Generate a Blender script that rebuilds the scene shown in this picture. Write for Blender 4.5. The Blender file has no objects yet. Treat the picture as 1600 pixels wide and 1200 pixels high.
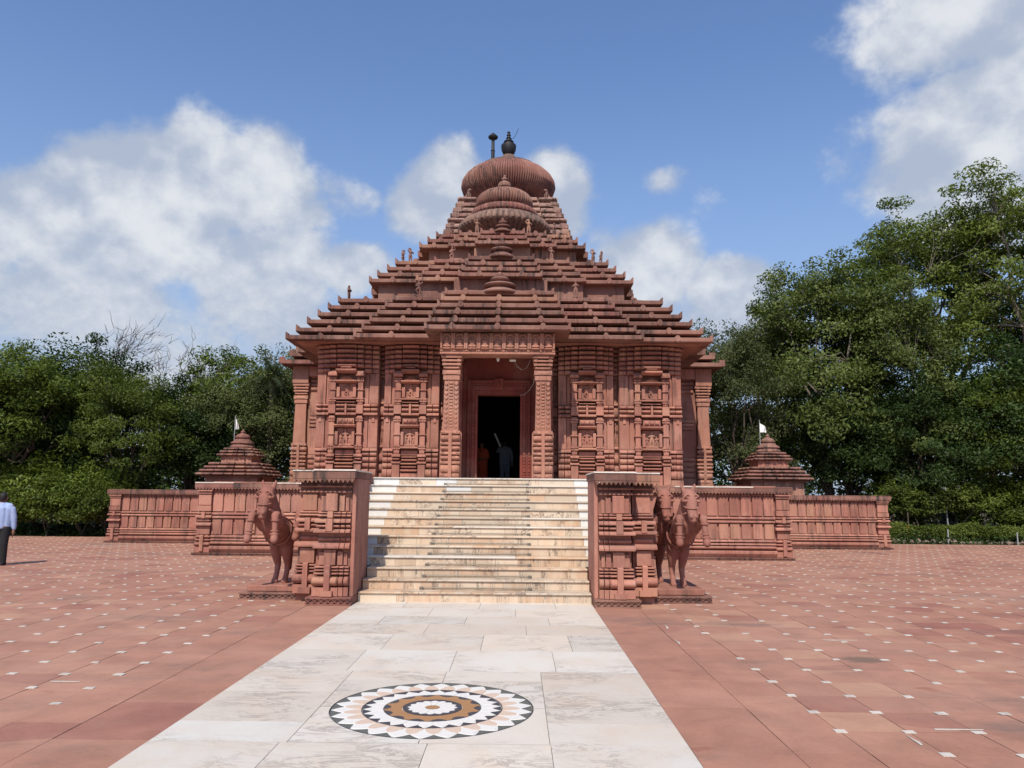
import bpy, bmesh, math, random
import numpy as np
from mathutils import Vector, Matrix

R = math.radians
scene = bpy.context.scene
COL = scene.collection
random.seed(7)

# ------------------------------------------------------------------ camera
CAM = Vector((0.63, 0.0, 1.6))
cam_data = bpy.data.cameras.new('camera')
cam_data.sensor_width = 36.0
cam_data.lens = 27.0
cam_data.clip_start = 0.05
cam_data.clip_end = 2000
cam = bpy.data.objects.new('camera', cam_data)
COL.objects.link(cam)
CAMROT = Matrix.Rotation(R(0.455), 4, 'Z') @ Matrix.Rotation(R(90 + 8.27), 4, 'X') @ Matrix.Rotation(R(0.5), 4, 'Z')
cam.matrix_world = Matrix.Translation(CAM) @ CAMROT
scene.camera = cam

# ------------------------------------------------------------------ sun, sky, exposure
LIGHT = Vector((0.16, 0.84, -1.0)).normalized()
sun_data = bpy.data.lights.new('sun', 'SUN')
sun_data.energy = 4.7
sun_data.angle = R(0.55)
sun_data.color = (1.0, 0.92, 0.79)
sun = bpy.data.objects.new('sun', sun_data)
sun.rotation_euler = LIGHT.to_track_quat('-Z', 'Y').to_euler()
sun.location = (0, 0, 60)
COL.objects.link(sun)

scene.view_settings.view_transform = 'Standard'
scene.view_settings.look = 'None'
scene.view_settings.exposure = 0.0
scene.view_settings.gamma = 1.0
scene.view_settings.use_curve_mapping = False
scene.cycles.max_bounces = 5
scene.cycles.diffuse_bounces = 3
scene.cycles.glossy_bounces = 2
scene.cycles.transmission_bounces = 3
scene.cycles.transparent_max_bounces = 4


class NT:
    """small helper round a node tree"""
    def __init__(s, tree):
        s.t = tree
        s.n = tree.nodes
        s.l = tree.links
    def put(s, sock, v):
        if hasattr(v, 'links') or isinstance(v, bpy.types.NodeSocket):
            s.l.new(v, sock)
        else:
            try:
                sock.default_value = v
            except Exception:
                sock.default_value = tuple(v) + (1.0,)
    def node(s, typ, props=None, **inp):
        nd = s.n.new(typ)
        for k, v in (props or {}).items():
            setattr(nd, k, v)
        for k, v in inp.items():
            key = int(k[1:]) if k[0] == 'i' and k[1:].isdigit() else k.replace('_', ' ')
            s.put(nd.inputs[key], v)
        return nd
    def math(s, op, a, b=0.0, c=0.0, clamp=False):
        return s.node('ShaderNodeMath', {'operation': op, 'use_clamp': clamp}, i0=a, i1=b, i2=c).outputs[0]
    def vmath(s, op, a, b=(0, 0, 0)):
        nd = s.node('ShaderNodeVectorMath', {'operation': op}, i0=a, i1=b)
        return nd.outputs['Value'] if op in ('LENGTH', 'DOT_PRODUCT', 'DISTANCE') else nd.outputs[0]
    def noise(s, vec, scale, detail=4.0, rough=0.55, dist=0.0):
        return s.node('ShaderNodeTexNoise', None, Vector=vec, Scale=scale, Detail=detail, Roughness=rough, Distortion=dist).outputs['Fac']
    def ramp(s, v, a, b, lo=0.0, hi=1.0, smooth=True):
        return s.node('ShaderNodeMapRange', {'interpolation_type': 'SMOOTHSTEP' if smooth else 'LINEAR', 'clamp': True},
                      i0=v, i1=a, i2=b, i3=lo, i4=hi).outputs[0]
    def mix(s, f, a, b, mode='MIX'):
        nd = s.node('ShaderNodeMix', {'data_type': 'RGBA', 'blend_type': mode})
        s.put(nd.inputs[0], f); s.put(nd.inputs[6], a if not isinstance(a, tuple) else tuple(a[:3]) + (1,))
        s.put(nd.inputs[7], b if not isinstance(b, tuple) else tuple(b[:3]) + (1,))
        return nd.outputs[2]
    def scale_vec(s, vec, k):
        return s.vmath('MULTIPLY', vec, k)


world = bpy.data.worlds.new('World')
scene.world = world
world.use_nodes = True
world.cycles.sampling_method = 'MANUAL'
world.cycles.sample_map_resolution = 256
w = NT(world.node_tree)
w.n.clear()
sky = w.node('ShaderNodeTexSky', {'sky_type': 'NISHITA', 'sun_disc': False, 'sun_elevation': R(49.5), 'sun_rotation': R(190.8),
                                  'air_density': 1.25, 'dust_density': 1.2, 'ozone_density': 3.0, 'altitude': 0})
tc = w.node('ShaderNodeTexCoord').outputs['Generated']


def pixel_dir(px, py):
    v = Vector(((px - 800) / 1200.0, -(py - 600) / 1200.0, -1.0)).normalized()
    return (CAMROT.to_3x3() @ v).normalized()


# clouds of the sky: soft banks where they stand over the trees and the tower, scattered ones elsewhere
BANKS = [  # direction of a pixel, radius (pixels), flatness, weight
    (215, 350, 205, 1.45, 1.0), (70, 345, 150, 1.2, .85), (375, 310, 160, 1.3, .95), (500, 300, 95, 1.4, .55), (555, 425, 100, 1.2, .9),
    (400, 440, 210, 1.6, .8), (130, 460, 210, 1.5, .75), (250, 570, 290, 2.6, .62), (690, 300, 120, .95, .9), (885, 290, 95, .9, .85),
    (1058, 308, 62, 1.0, .44), (1005, 440, 125, 1.2, 1.05), (1135, 480, 115, 1.2, .95), (1470, 45, 170, 1.7, .8), (1540, 240, 240, 1.15, .85),
    (1650, 80, 170, 1.0, .75), (-150, 420, 260, 1.6, .75), (1900, 300, 260, 1.4, .75), (950, 580, 400, 3.4, .5)]
warp = w.node('ShaderNodeTexNoise', None, Vector=tc, Scale=5.0, Detail=1.0).outputs['Color']
wd = w.vmath('MULTIPLY', w.vmath('ADD', tc, w.vmath('MULTIPLY', w.vmath('SUBTRACT', warp, (.5, .5, .5)), (.10, .10, .10))), (1, 1, 1.4))
cover = None
for (px, py, rad, flat, wt) in BANKS:
    c = pixel_dir(px, py)
    d = w.vmath('DISTANCE', wd, (c.x, c.y, c.z * 1.4))
    b = w.ramp(d, rad / 1200 * 1.3, 0.0, 0.0, wt)
    cover = b if cover is None else w.math('MAXIMUM', cover, b)
# scattered clouds over the rest of the dome
rest = w.ramp(w.noise(w.vmath('MULTIPLY', tc, (1, 1, 1.8)), 2.6, 1.0), .54, .72, 0.0, .7)
aside = w.ramp(w.node('ShaderNodeSeparateXYZ', None, i0=tc).outputs['Y'], .70, .45, 0.0, 1.0)
cover = w.math('MAXIMUM', cover, w.math('MULTIPLY', rest, aside))
puff = w.noise(w.vmath('MULTIPLY', tc, (1, 1, 1.2)), 6.5, 6.0, .60, .0)
dens = w.math('ADD', cover, w.math('MULTIPLY', w.math('SUBTRACT', puff, .5), 1.25))
alpha = w.ramp(dens, .23, .52, 0.0, .93)
lump = w.noise(w.vmath('ADD', tc, (0, .0, .035)), 6.5, 3.0, .55)
white = w.ramp(w.math('ADD', w.math('MULTIPLY', cover, .38), w.math('MULTIPLY', w.math('SUBTRACT', puff, lump), 2.2)), .02, .62)
ccol = w.mix(white, (.44, .505, .63), (.80, .82, .85))
skyc = w.mix(1.0, sky.outputs[0], (.122, .134, .162), 'MULTIPLY')
hz = w.ramp(w.node('ShaderNodeSeparateXYZ', None, i0=tc).outputs['Z'], .55, .02, 0.0, .62)
skyc = w.mix(hz, skyc, (.37, .48, .67))
final = w.mix(alpha, skyc, ccol)
bg = w.node('ShaderNodeBackground', None, Color=final, Strength=1.0)
wo = w.n.new('ShaderNodeOutputWorld')
w.l.new(bg.outputs[0], wo.inputs[0])

# ------------------------------------------------------------------ materials
MATS = {}


def new_mat(name):
    m = bpy.data.materials.new(name)
    m.use_nodes = True
    t = NT(m.node_tree)
    t.n.clear()
    out = t.n.new('ShaderNodeOutputMaterial')
    MATS[name] = m
    return m, t, out


def finish(t, out, color, rough=.8, bump=None, bstr=.3, bdist=.01, spec=.3, metal=0.0):
    p = t.node('ShaderNodeBsdfPrincipled', None, Base_Color=color, Roughness=rough, Metallic=metal)
    p.inputs['Specular IOR Level'].default_value = spec
    if bump is not None:
        b = t.node('ShaderNodeBump', None, Height=bump, Strength=bstr, Distance=bdist)
        t.l.new(b.outputs[0], p.inputs['Normal'])
    t.l.new(p.outputs[0], out.inputs[0])
    return p


def sandstone(name, c1, c2, stain=.3, pale=.15, var=.16, carve=0.0):
    m, t, out = new_mat(name)
    pos = t.node('ShaderNodeNewGeometry').outputs['Position']
    n1 = t.noise(pos, 1.1, 5.0, .6)
    col = t.mix(t.ramp(n1, .36, .64), c1, c2)
    n2 = t.noise(pos, 26.0, 4.0, .65)
    rnd = t.node('ShaderNodeObjectInfo').outputs['Random']
    val = t.math('MULTIPLY', t.ramp(n2, .25, .75, .84, 1.14, False), t.ramp(rnd, 0, 1, 1 - var, 1 + var, False))
    col = t.mix(1.0, col, t.node('ShaderNodeCombineColor', None, i0=val, i1=val, i2=val).outputs[0], 'MULTIPLY')
    if var > .12:
        wn = t.node('ShaderNodeTexWhiteNoise', {'noise_dimensions': '1D'}, W=t.math('MULTIPLY', rnd, 619.0)).outputs['Value']
        col = t.mix(t.ramp(wn, .80, 1.0, 0, .5), col, (.44, .235, .150))
        col = t.mix(t.ramp(wn, .20, .0, 0, .55), col, (.24, .092, .078))
    # pale salt bloom on single stones
    pl = t.math('MULTIPLY', t.ramp(t.noise(pos, 3.3, 6.0, .7), .56, .72), pale)
    col = t.mix(pl, col, (.52, .345, .28))
    col = t.mix(t.ramp(t.noise(pos, .8, 4.0, .65), .40, .70, .0, .30), col, (.44, .27, .21))
    # rain streaks and lichen
    st = t.noise(t.scale_vec(pos, (7.0, 7.0, .8)), 1.0, 5.0, .65)
    pt = t.noise(pos, .55, 3.0)
    sf = t.math('MULTIPLY', t.math('MULTIPLY', t.ramp(st, .46, .66), t.ramp(pt, .38, .58)), stain)
    col = t.mix(sf, col, (.055, .042, .038))
    h = t.math('ADD', n2, t.math('MULTIPLY', t.noise(pos, 90.0, 2.0), .5))
    if carve:
        v = t.node('ShaderNodeTexVoronoi', {'feature': 'F1'}, Vector=pos, Scale=carve).outputs['Distance']
        h = t.math('ADD', h, t.math('MULTIPLY', v, 2.2))
    finish(t, out, col, .86, h, .22, .008, .2)
    return m


STONE = sandstone('red_sandstone', (.375, .170, .124), (.305, .128, .095), .55, .28, .2)
ROOF = sandstone('weathered_sandstone', (.222, .108, .082), (.165, .080, .064), 1.0, .2, .22)
TOWER = sandstone('pale_weathered_sandstone', (.30, .185, .150), (.235, .140, .115), 1.0, .4)
CARVED = sandstone('carved_sandstone', (.385, .180, .125), (.325, .145, .102), .35, .15, .1, 26.0)
DARKSTONE = sandstone('old_grey_sandstone', (.19, .115, .09), (.13, .085, .07), 1.0, .30)
HORSE = sandstone('statue_sandstone', (.30, .125, .095), (.245, .096, .074), .35, .08, .05)
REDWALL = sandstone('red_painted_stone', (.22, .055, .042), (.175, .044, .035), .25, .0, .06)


def paver_mat(name='red_paver', border=False):
    m, t, out = new_mat(name)
    pos = t.node('ShaderNodeNewGeometry').outputs['Position']
    cell = t.vmath('FLOOR', t.vmath('MULTIPLY', t.vmath('ADD', pos, (-2.40 + 48.0, 51.0, 0)), (1 / .48, 1 / .48, 0)))
    if border:
        rr = t.math('MULTIPLY', t.node('ShaderNodeObjectInfo').outputs['Random'], 313.0)
        cell = t.node('ShaderNodeCombineXYZ', None, i0=rr, i1=rr, i2=rr).outputs[0]
    wn = t.node('ShaderNodeTexWhiteNoise', {'noise_dimensions': '3D'}, Vector=cell)
    rv = wn.outputs['Value']
    sp = t.node('ShaderNodeSeparateColor', None, i0=wn.outputs['Color'])
    col = t.mix(t.ramp(rv, 0, 1, 0, 1, False), (.330, .157, .108), (.368, .182, .126))
    col = t.mix(t.ramp(sp.outputs[1], .80, 1.0, 0, .8), col, (.255, .100, .078))
    col = t.mix(t.ramp(sp.outputs[2], .86, 1.0, 0, .8), col, (.42, .235, .155))
    n2 = t.noise(pos, 30.0, 5.0, .7)
    n1 = t.noise(pos, 2.2, 5.0, .62, .4)
    v = t.math('MULTIPLY', t.ramp(n2, .2, .8, .86, 1.12, False), t.ramp(n1, .3, .7, .80, 1.13, False))
    col = t.mix(1.0, col, t.node('ShaderNodeCombineColor', None, i0=v, i1=v, i2=v).outputs[0], 'MULTIPLY')
    # dry dust over the far and the near court
    col = t.mix(t.ramp(t.noise(pos, .35, 5.0, .65), .40, .68, 0.04, .40), col, (.43, .26, .19))
    # grey dirt, in patches, and small rusty blots
    d = t.math('MULTIPLY', t.ramp(t.noise(t.scale_vec(pos, (.55, 1.0, 1)), .55, 7.0, .72), .52, .70), .8)
    col = t.mix(d, col, (.17, .115, .095))
    blot = t.ramp(t.noise(t.scale_vec(pos, (.8, 1.6, 1)), 1.7, 3.0, .5), .66, .73, 0, .5)
    col = t.mix(blot, col, (.24, .08, .05))
    # one round soot mark on the right hand court
    q = t.vmath('MULTIPLY', t.vmath('SUBTRACT', pos, (4.12, 8.05, 0)), (1.0, 1.35, 0))
    so = t.math('ADD', t.vmath('LENGTH', q), t.math('MULTIPLY', t.math('SUBTRACT', t.noise(pos, 7.0, 6.0, .75), .5), .42))
    col = t.mix(t.ramp(so, .30, .12, 0, .66), col, (.10, .085, .068))
    finish(t, out, col, .78, t.math('ADD', n2, n1), .3, .006, .3)
    return m


PAVER = paver_mat()
BORDER = paver_mat('red_border_paver', True)


def marble(name, base, tint, vein, var=.1, veinamt=.5, stretch=(1, 1, 1), rough=.42, warm=.35):
    m, t, out = new_mat(name)
    pos = t.node('ShaderNodeNewGeometry').outputs['Position']
    rnd = t.node('ShaderNodeObjectInfo').outputs['Random']
    off = t.node('ShaderNodeCombineXYZ', None, i0=t.math('MULTIPLY', rnd, 37.0), i1=t.math('MULTIPLY', rnd, 91.0), i2=t.math('MULTIPLY', rnd, 53.0)).outputs[0]
    p2 = t.vmath('ADD', t.scale_vec(pos, stretch), off)
    n1 = t.noise(p2, 1.6, 5.0, .6, .5)
    col = t.mix(t.ramp(n1, .42, .68, 0, warm), base, tint)
    wn = t.node('ShaderNodeTexWhiteNoise', {'noise_dimensions': '1D'}, W=t.math('MULTIPLY', rnd, 777.0)).outputs['Value']
    col = t.mix(t.math('MULTIPLY', wn, warm), col, tint)
    vv = t.noise(t.vmath('ADD', t.scale_vec(p2, (1.0, 2.6, 1.4)), (3, 1, 2)), 2.0, 8.0, .72, 1.3)
    ve = t.ramp(t.math('ABSOLUTE', t.math('SUBTRACT', vv, .5)), .0, .045, 1.0, 0.0)
    ve = t.math('MULTIPLY', t.math('MULTIPLY', ve, t.ramp(t.noise(p2, 1.1, 3.0), .45, .65)), veinamt)
    col = t.mix(ve, col, vein)
    fine = t.noise(pos, 45.0, 4.0, .7)
    v = t.math('MULTIPLY', t.ramp(fine, .2, .8, .93, 1.05, False), t.ramp(rnd, 0, 1, 1 - var, 1 + var * .6, False))
    col = t.mix(1.0, col, t.node('ShaderNodeCombineColor', None, i0=v, i1=v, i2=v).outputs[0], 'MULTIPLY')
    dirt = t.ramp(t.noise(pos, 1.3, 6.0, .7), .58, .78, 0, .28)
    col = t.mix(dirt, col, (.42, .37, .31))
    finish(t, out, col, rough, fine, .12, .004, .35)
    return m


MARBLE = marble('white_marble', (.62, .59, .535), (.58, .465, .36), (.29, .25, .215), .10, .75, (1, 1, 1), .45, .5)
WHITE = marble('white_stair_marble', (.68, .675, .655), (.60, .60, .585), (.45, .45, .45), .05, .4, (1, 1, 1), .45, .3)
BEIGE = marble('beige_stair_marble', (.52, .345, .222), (.60, .50, .39), (.15, .11, .09), .16, .95, (2.2, 1, 1.2), .45, 1.0)
BEIGE_V = marble('veined_stair_marble', (.53, .355, .235), (.59, .485, .375), (.11, .095, .085), .16, 1.0, (5.0, 1, .5), .45, .8)


def plain(name, c, rough=.6, metal=0.0, spec=.4, nscale=20.0, namt=.15, bump=.1):
    m, t, out = new_mat(name)
    pos = t.node('ShaderNodeNewGeometry').outputs['Position']
    n = t.noise(pos, nscale, 4.0, .6)
    v = t.ramp(n, .25, .75, 1 - namt, 1 + namt, False)
    col = t.mix(1.0, tuple(c), t.node('ShaderNodeCombineColor', None, i0=v, i1=v, i2=v).outputs[0], 'MULTIPLY')
    finish(t, out, col, rough, n, bump, .01, spec, metal)
    return m


JOINT = plain('dusty_joint', (.20, .10, .075), .95, namt=.25)
GROUT = plain('grey_grout', (.20, .175, .15), .95, namt=.2)
EARTH = plain('leaf_litter_earth', (.085, .062, .04), .95, nscale=3.0, namt=.5, bump=.5)
INLAY_W = plain('inlay_white', (.69, .67, .63), .4, namt=.05, nscale=60)
INLAY_P = plain('inlay_peach', (.60, .46, .36), .4, namt=.07, nscale=60)
INLAY_G = plain('inlay_green_grey', (.105, .112, .10), .4, namt=.15, nscale=60)
INLAY_K = plain('inlay_charcoal', (.05, .052, .062), .4, namt=.15, nscale=60)
INLAY_B = plain('inlay_brown', (.36, .19, .085), .4, namt=.15, nscale=60)
INSERT = plain('insert_marble', (.54, .49, .43), .5, namt=.3, nscale=5)
IRON = plain('blackened_metal', (.030, .030, .032), .55, .4, namt=.3)
BRASS = plain('dull_steel_rod', (.17, .145, .12), .5, .4, namt=.2)
SKIN = plain('skin', (.17, .085, .055), .55)
HAIR = plain('black_hair', (.012, .010, .009), .6)
SHIRT = plain('pale_blue_shirt', (.30, .385, .60), .85, nscale=14, namt=.1)
TROUSER = plain('black_trousers', (.014, .014, .016), .85)
GREYCLOTH = plain('grey_blue_cloth', (.12, .135, .17), .85)
ORANGE = plain('orange_cloth', (.45, .065, .025), .85)
PLASTER = plain('white_plastic', (.75, .75, .73), .5)
CABLE = plain('grey_cable', (.45, .42, .40), .6)
FLAGCLOTH = plain('white_flag_cloth', (.8, .8, .78), .9)
YELLOW = plain('yellow_paint', (.70, .36, .04), .5)
POLE = plain('grey_pole_paint', (.36, .38, .38), .5, .2)
BARK = plain('brown_bark', (.085, .065, .048), .95, nscale=9, namt=.4, bump=.6)
PALEBARK = plain('pale_bark', (.20, .17, .14), .95, nscale=9, namt=.4, bump=.6)
RUBBLE = plain('rubble_stone', (.22, .16, .13), .95, nscale=5, namt=.4, bump=.5)


def leaf_mat(name, c1, c2, c3, trans=.3):
    m, t, out = new_mat(name)
    a = t.node('ShaderNodeAttribute', {'attribute_name': 'rnd'}).outputs['Fac']
    rnd = t.node('ShaderNodeObjectInfo').outputs['Random']
    col = t.mix(t.ramp(a, 0, .6, 0, 1, False), c1, c2)
    col = t.mix(t.ramp(a, .6, 1.0, 0, 1, False), col, c3)
    v = t.ramp(rnd, 0, 1, .66, 1.06, False)
    col = t.mix(1.0, col, t.node('ShaderNodeCombineColor', None, i0=t.math('MULTIPLY', v, 1.03), i1=v, i2=v).outputs[0], 'MULTIPLY')
    p = t.node('ShaderNodeBsdfPrincipled', None, Base_Color=col, Roughness=.5)
    p.inputs['Specular IOR Level'].default_value = .18
    tr = t.node('ShaderNodeBsdfTranslucent', None, Color=t.mix(1.0, col, (1.25, 1.3, .7), 'MULTIPLY'))
    mx = t.node('ShaderNodeMixShader', None, i0=trans, i1=p.outputs[0], i2=tr.outputs[0])
    t.l.new(mx.outputs[0], out.inputs[0])
    return m


LEAF_A = leaf_mat('green_leaf', (.050, .080, .014), (.102, .150, .024), (.175, .225, .044))
LEAF_B = leaf_mat('olive_leaf', (.052, .074, .024), (.102, .130, .046), (.172, .194, .084))
LEAF_C = leaf_mat('yellow_green_leaf', (.056, .084, .016), (.112, .152, .030), (.175, .215, .052))
LEAF_E = leaf_mat('mid_leaf', (.050, .076, .018), (.100, .140, .034), (.170, .210, .062))
LEAF_D = leaf_mat('dark_leaf', (.020, .040, .012), (.038, .070, .018), (.065, .105, .028))
LEAF_P = leaf_mat('palm_leaf', (.040, .062, .030), (.070, .095, .048), (.11, .135, .075))

# ------------------------------------------------------------------ mesh and object helpers
IDENT = Matrix.Identity(4)


class MB:
    """collects shapes; build() links them as one mesh object"""
    def __init__(s, xf=None):
        s.v = []
        s.f = []
        s.xf = xf
    def add(s, vs, fs):
        b = len(s.v)
        if s.xf is not None:
            vs = [tuple(s.xf @ Vector(p)) for p in vs]
        s.v.extend(vs)
        s.f.extend([tuple(b + i for i in f) for f in fs])
        return s
    def box(s, x0, x1, y0, y1, z0, z1):
        x0, x1 = min(x0, x1), max(x0, x1)
        y0, y1 = min(y0, y1), max(y0, y1)
        return s.add([(x0, y0, z0), (x1, y0, z0), (x1, y1, z0), (x0, y1, z0), (x0, y0, z1), (x1, y0, z1), (x1, y1, z1), (x0, y1, z1)],
                     [(0, 3, 2, 1), (4, 5, 6, 7), (0, 1, 5, 4), (1, 2, 6, 5), (2, 3, 7, 6), (3, 0, 4, 7)])
    def frustum(s, cx, cy, z0, hx0, hy0, z1, hx1, hy1):
        return s.add([(cx - hx0, cy - hy0, z0), (cx + hx0, cy - hy0, z0), (cx + hx0, cy + hy0, z0), (cx - hx0, cy + hy0, z0),
                      (cx - hx1, cy - hy1, z1), (cx + hx1, cy - hy1, z1), (cx + hx1, cy + hy1, z1), (cx - hx1, cy + hy1, z1)],
                     [(0, 3, 2, 1), (4, 5, 6, 7), (0, 1, 5, 4), (1, 2, 6, 5), (2, 3, 7, 6), (3, 0, 4, 7)])
    def prism(s, poly, a0, a1, axis='y'):
        """poly: 2D points; extruded along axis. axis y: poly in (x,z); axis z: (x,y); axis x: (y,z)"""
        n = len(poly)
        def p3(p, a):
            return {'y': (p[0], a, p[1]), 'z': (p[0], p[1], a), 'x': (a, p[0], p[1])}[axis]
        vs = [p3(p, a0) for p in poly] + [p3(p, a1) for p in poly]
        fs = [tuple(range(n)), tuple(range(2 * n - 1, n - 1, -1))] + [(i, n + i, n + (i + 1) % n, (i + 1) % n) for i in range(n)]
        return s.add(vs, fs)
    def lathe(s, prof, n=24, c=(0, 0, 0), mod=None, squash=1.0):
        vs, fs = [], []
        for j, (r, z) in enumerate(prof):
            for i in range(n):
                a = 2 * math.pi * i / n
                rr = r * (mod(i, j) if mod else 1.0)
                vs.append((c[0] + rr * math.cos(a), c[1] + rr * math.sin(a) * squash, c[2] + z))
        m = len(prof)
        for j in range(m - 1):
            for i in range(n):
                k = (i + 1) % n
                fs.append((j * n + i, j * n + k, (j + 1) * n + k, (j + 1) * n + i))
        fs.append(tuple(range(n - 1, -1, -1)))
        fs.append(tuple((m - 1) * n + i for i in range(n)))
        return s.add(vs, fs)
    def tube(s, pts, rad, n=8, caps=True):
        pts = [Vector(p) for p in pts]
        if not isinstance(rad, (list, tuple)):
            rad = [rad] * len(pts)
        vs, fs = [], []
        ref = None
        for i, p in enumerate(pts):
            d = (pts[min(i + 1, len(pts) - 1)] - pts[max(i - 1, 0)])
            d = d.normalized() if d.length > 1e-9 else Vector((0, 0, 1))
            if ref is None:
                ref = Vector((0, 0, 1)) if abs(d.z) < .9 else Vector((1, 0, 0))
            u = d.cross(ref)
            if u.length < 1e-6:
                u = d.orthogonal()
            u.normalize()
            v = d.cross(u).normalized()
            ref = v if False else ref
            for k in range(n):
                a = 2 * math.pi * k / n
                vs.append(tuple(p + (u * math.cos(a) + v * math.sin(a)) * rad[i]))
        for i in range(len(pts) - 1):
            for k in range(n):
                l = (k + 1) % n
                fs.append((i * n + k, i * n + l, (i + 1) * n + l, (i + 1) * n + k))
        if caps:
            fs.append(tuple(range(n - 1, -1, -1)))
            fs.append(tuple((len(pts) - 1) * n + k for k in range(n)))
        return s.add(vs, fs)
    def mesh(s, name, mat, smooth=None, bevel=0.0, fix=True):
        me = bpy.data.meshes.new(name)
        me.from_pydata(s.v, [], s.f)
        if fix or bevel:
            bm = bmesh.new()
            bm.from_mesh(me)
            bmesh.ops.recalc_face_normals(bm, faces=bm.faces)
            if bevel:
                ed = [e for e in bm.edges if len(e.link_faces) == 2 and e.calc_face_angle(0) > R(35)]
                bmesh.ops.bevel(bm, geom=ed, offset=bevel, segments=1, affect='EDGES', clamp_overlap=True)
            bm.to_mesh(me)
            bm.free()
        if mat:
            me.materials.append(mat)
        if smooth is not None:
            me.shade_smooth()
            me.set_sharp_from_angle(angle=R(smooth))
        me.update()
        return me
    def build(s, name, mat, parent=None, smooth=None, bevel=0.0, kind=None, label=None):
        return link(name, s.mesh(name, mat, smooth, bevel), parent, kind=kind, label=label)


BASE = {}


def link(name, data, parent=None, loc=None, rot=None, scl=None, kind=None, label=None, local=False):
    """links data as an object; a child of a thing keeps world coordinates unless local"""
    o = bpy.data.objects.new(name, data)
    COL.objects.link(o)
    if parent is not None:
        o.parent = parent
        if not local and parent.name in BASE:
            o.matrix_parent_inverse = BASE[parent.name]
    if loc is not None:
        o.location = loc
    if rot is not None:
        o.rotation_euler = rot
    if scl is not None:
        o.scale = scl
    if kind:
        o['kind'] = kind
    if label:
        o['label'] = label
    return o


def tag(o, label, cat, group=None):
    o['label'] = label
    o['category'] = cat
    if group:
        o['group'] = group
    return o


def thing(name, label, cat, loc=(0, 0, 0), group=None, rotz=0.0, scl=None):
    o = link(name, None, None, loc, (0, 0, rotz), scl)
    o.empty_display_size = .2
    BASE[o.name] = Matrix.Translation(-Vector(loc))
    return tag(o, label, cat, group)


def struct(name, data, parent=None):
    return link(name, data, parent, kind='structure')


# unit stones, shared by all the mouldings: x -.5...5, y 0 (wall) to -1 (front), z 0..1
def unit_cushion():
    prof = [(0, 0), (-.55, .03), (-.82, .16), (-.97, .36), (-1.0, .55), (-.95, .74), (-.78, .92), (-.5, .99), (0, 1)]
    mb = MB()
    vs = []
    for sx, sh in ((-.5, .16), (-.44, 0), (.44, 0), (.5, .16)):
        for (y, z) in prof:
            k = 1 - sh * 1.4 if sh else 1
            vs.append((sx, y * k, .5 + (z - .5) * (1 - sh)))
    n = len(prof)
    fs = []
    for i in range(3):
        for j in range(n - 1):
            fs.append((i * n + j, i * n + j + 1, (i + 1) * n + j + 1, (i + 1) * n + j))
        fs.append((i * n + n - 1, i * n, (i + 1) * n, (i + 1) * n + n - 1))
    fs.append(tuple(range(n)))
    fs.append(tuple(3 * n + j for j in range(n - 1, -1, -1)))
    mb.add(vs, fs)
    return mb


def unit_prof(prof):
    return MB().prism(prof, -.5, .5, 'x')


def unit_mesh(mb, mat, nm, smooth=None, bevel=0):
    return mb.mesh(nm, mat, smooth, bevel)


UNIT = {}
for mname, mm in (('s', STONE), ('c', CARVED), ('r', ROOF), ('p', REDWALL), ('t', TOWER)):
    UNIT['cushion_' + mname] = unit_mesh(unit_cushion(), mm, 'cushion_stone', 50)
    UNIT['block_' + mname] = unit_mesh(unit_prof([(0, 0), (-.9, 0), (-1, .04), (-1, .96), (-.9, 1), (0, 1)]), mm, 'block_stone')
    UNIT['ledge_' + mname] = unit_mesh(unit_prof([(0, 0), (-.8, 0), (-1, .12), (-1, .45), (-.62, 1), (0, 1)]), mm, 'ledge_stone')
    UNIT['eave_' + mname] = unit_mesh(unit_prof([(0, 0), (-.6, 0), (-1, .55), (-1, .9), (-.95, 1), (0, 1)]), mm, 'eave_stone')


def place(unit, name, parent, F, x0, x1, yb, p, z0, z1):
    """one stone: width x0..x1, back face at local y = yb, standing proud by p, in the frame F"""
    M = F @ Matrix.Translation(((x0 + x1) / 2, yb, z0)) @ Matrix.Diagonal((abs(x1 - x0), p, z1 - z0, 1))
    o = bpy.data.objects.new(name, UNIT[unit])
    COL.objects.link(o)
    o.parent = parent
    if parent is not None and parent.name in BASE:
        o.matrix_parent_inverse = BASE[parent.name]
    o.matrix_basis = M
    return o


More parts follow.
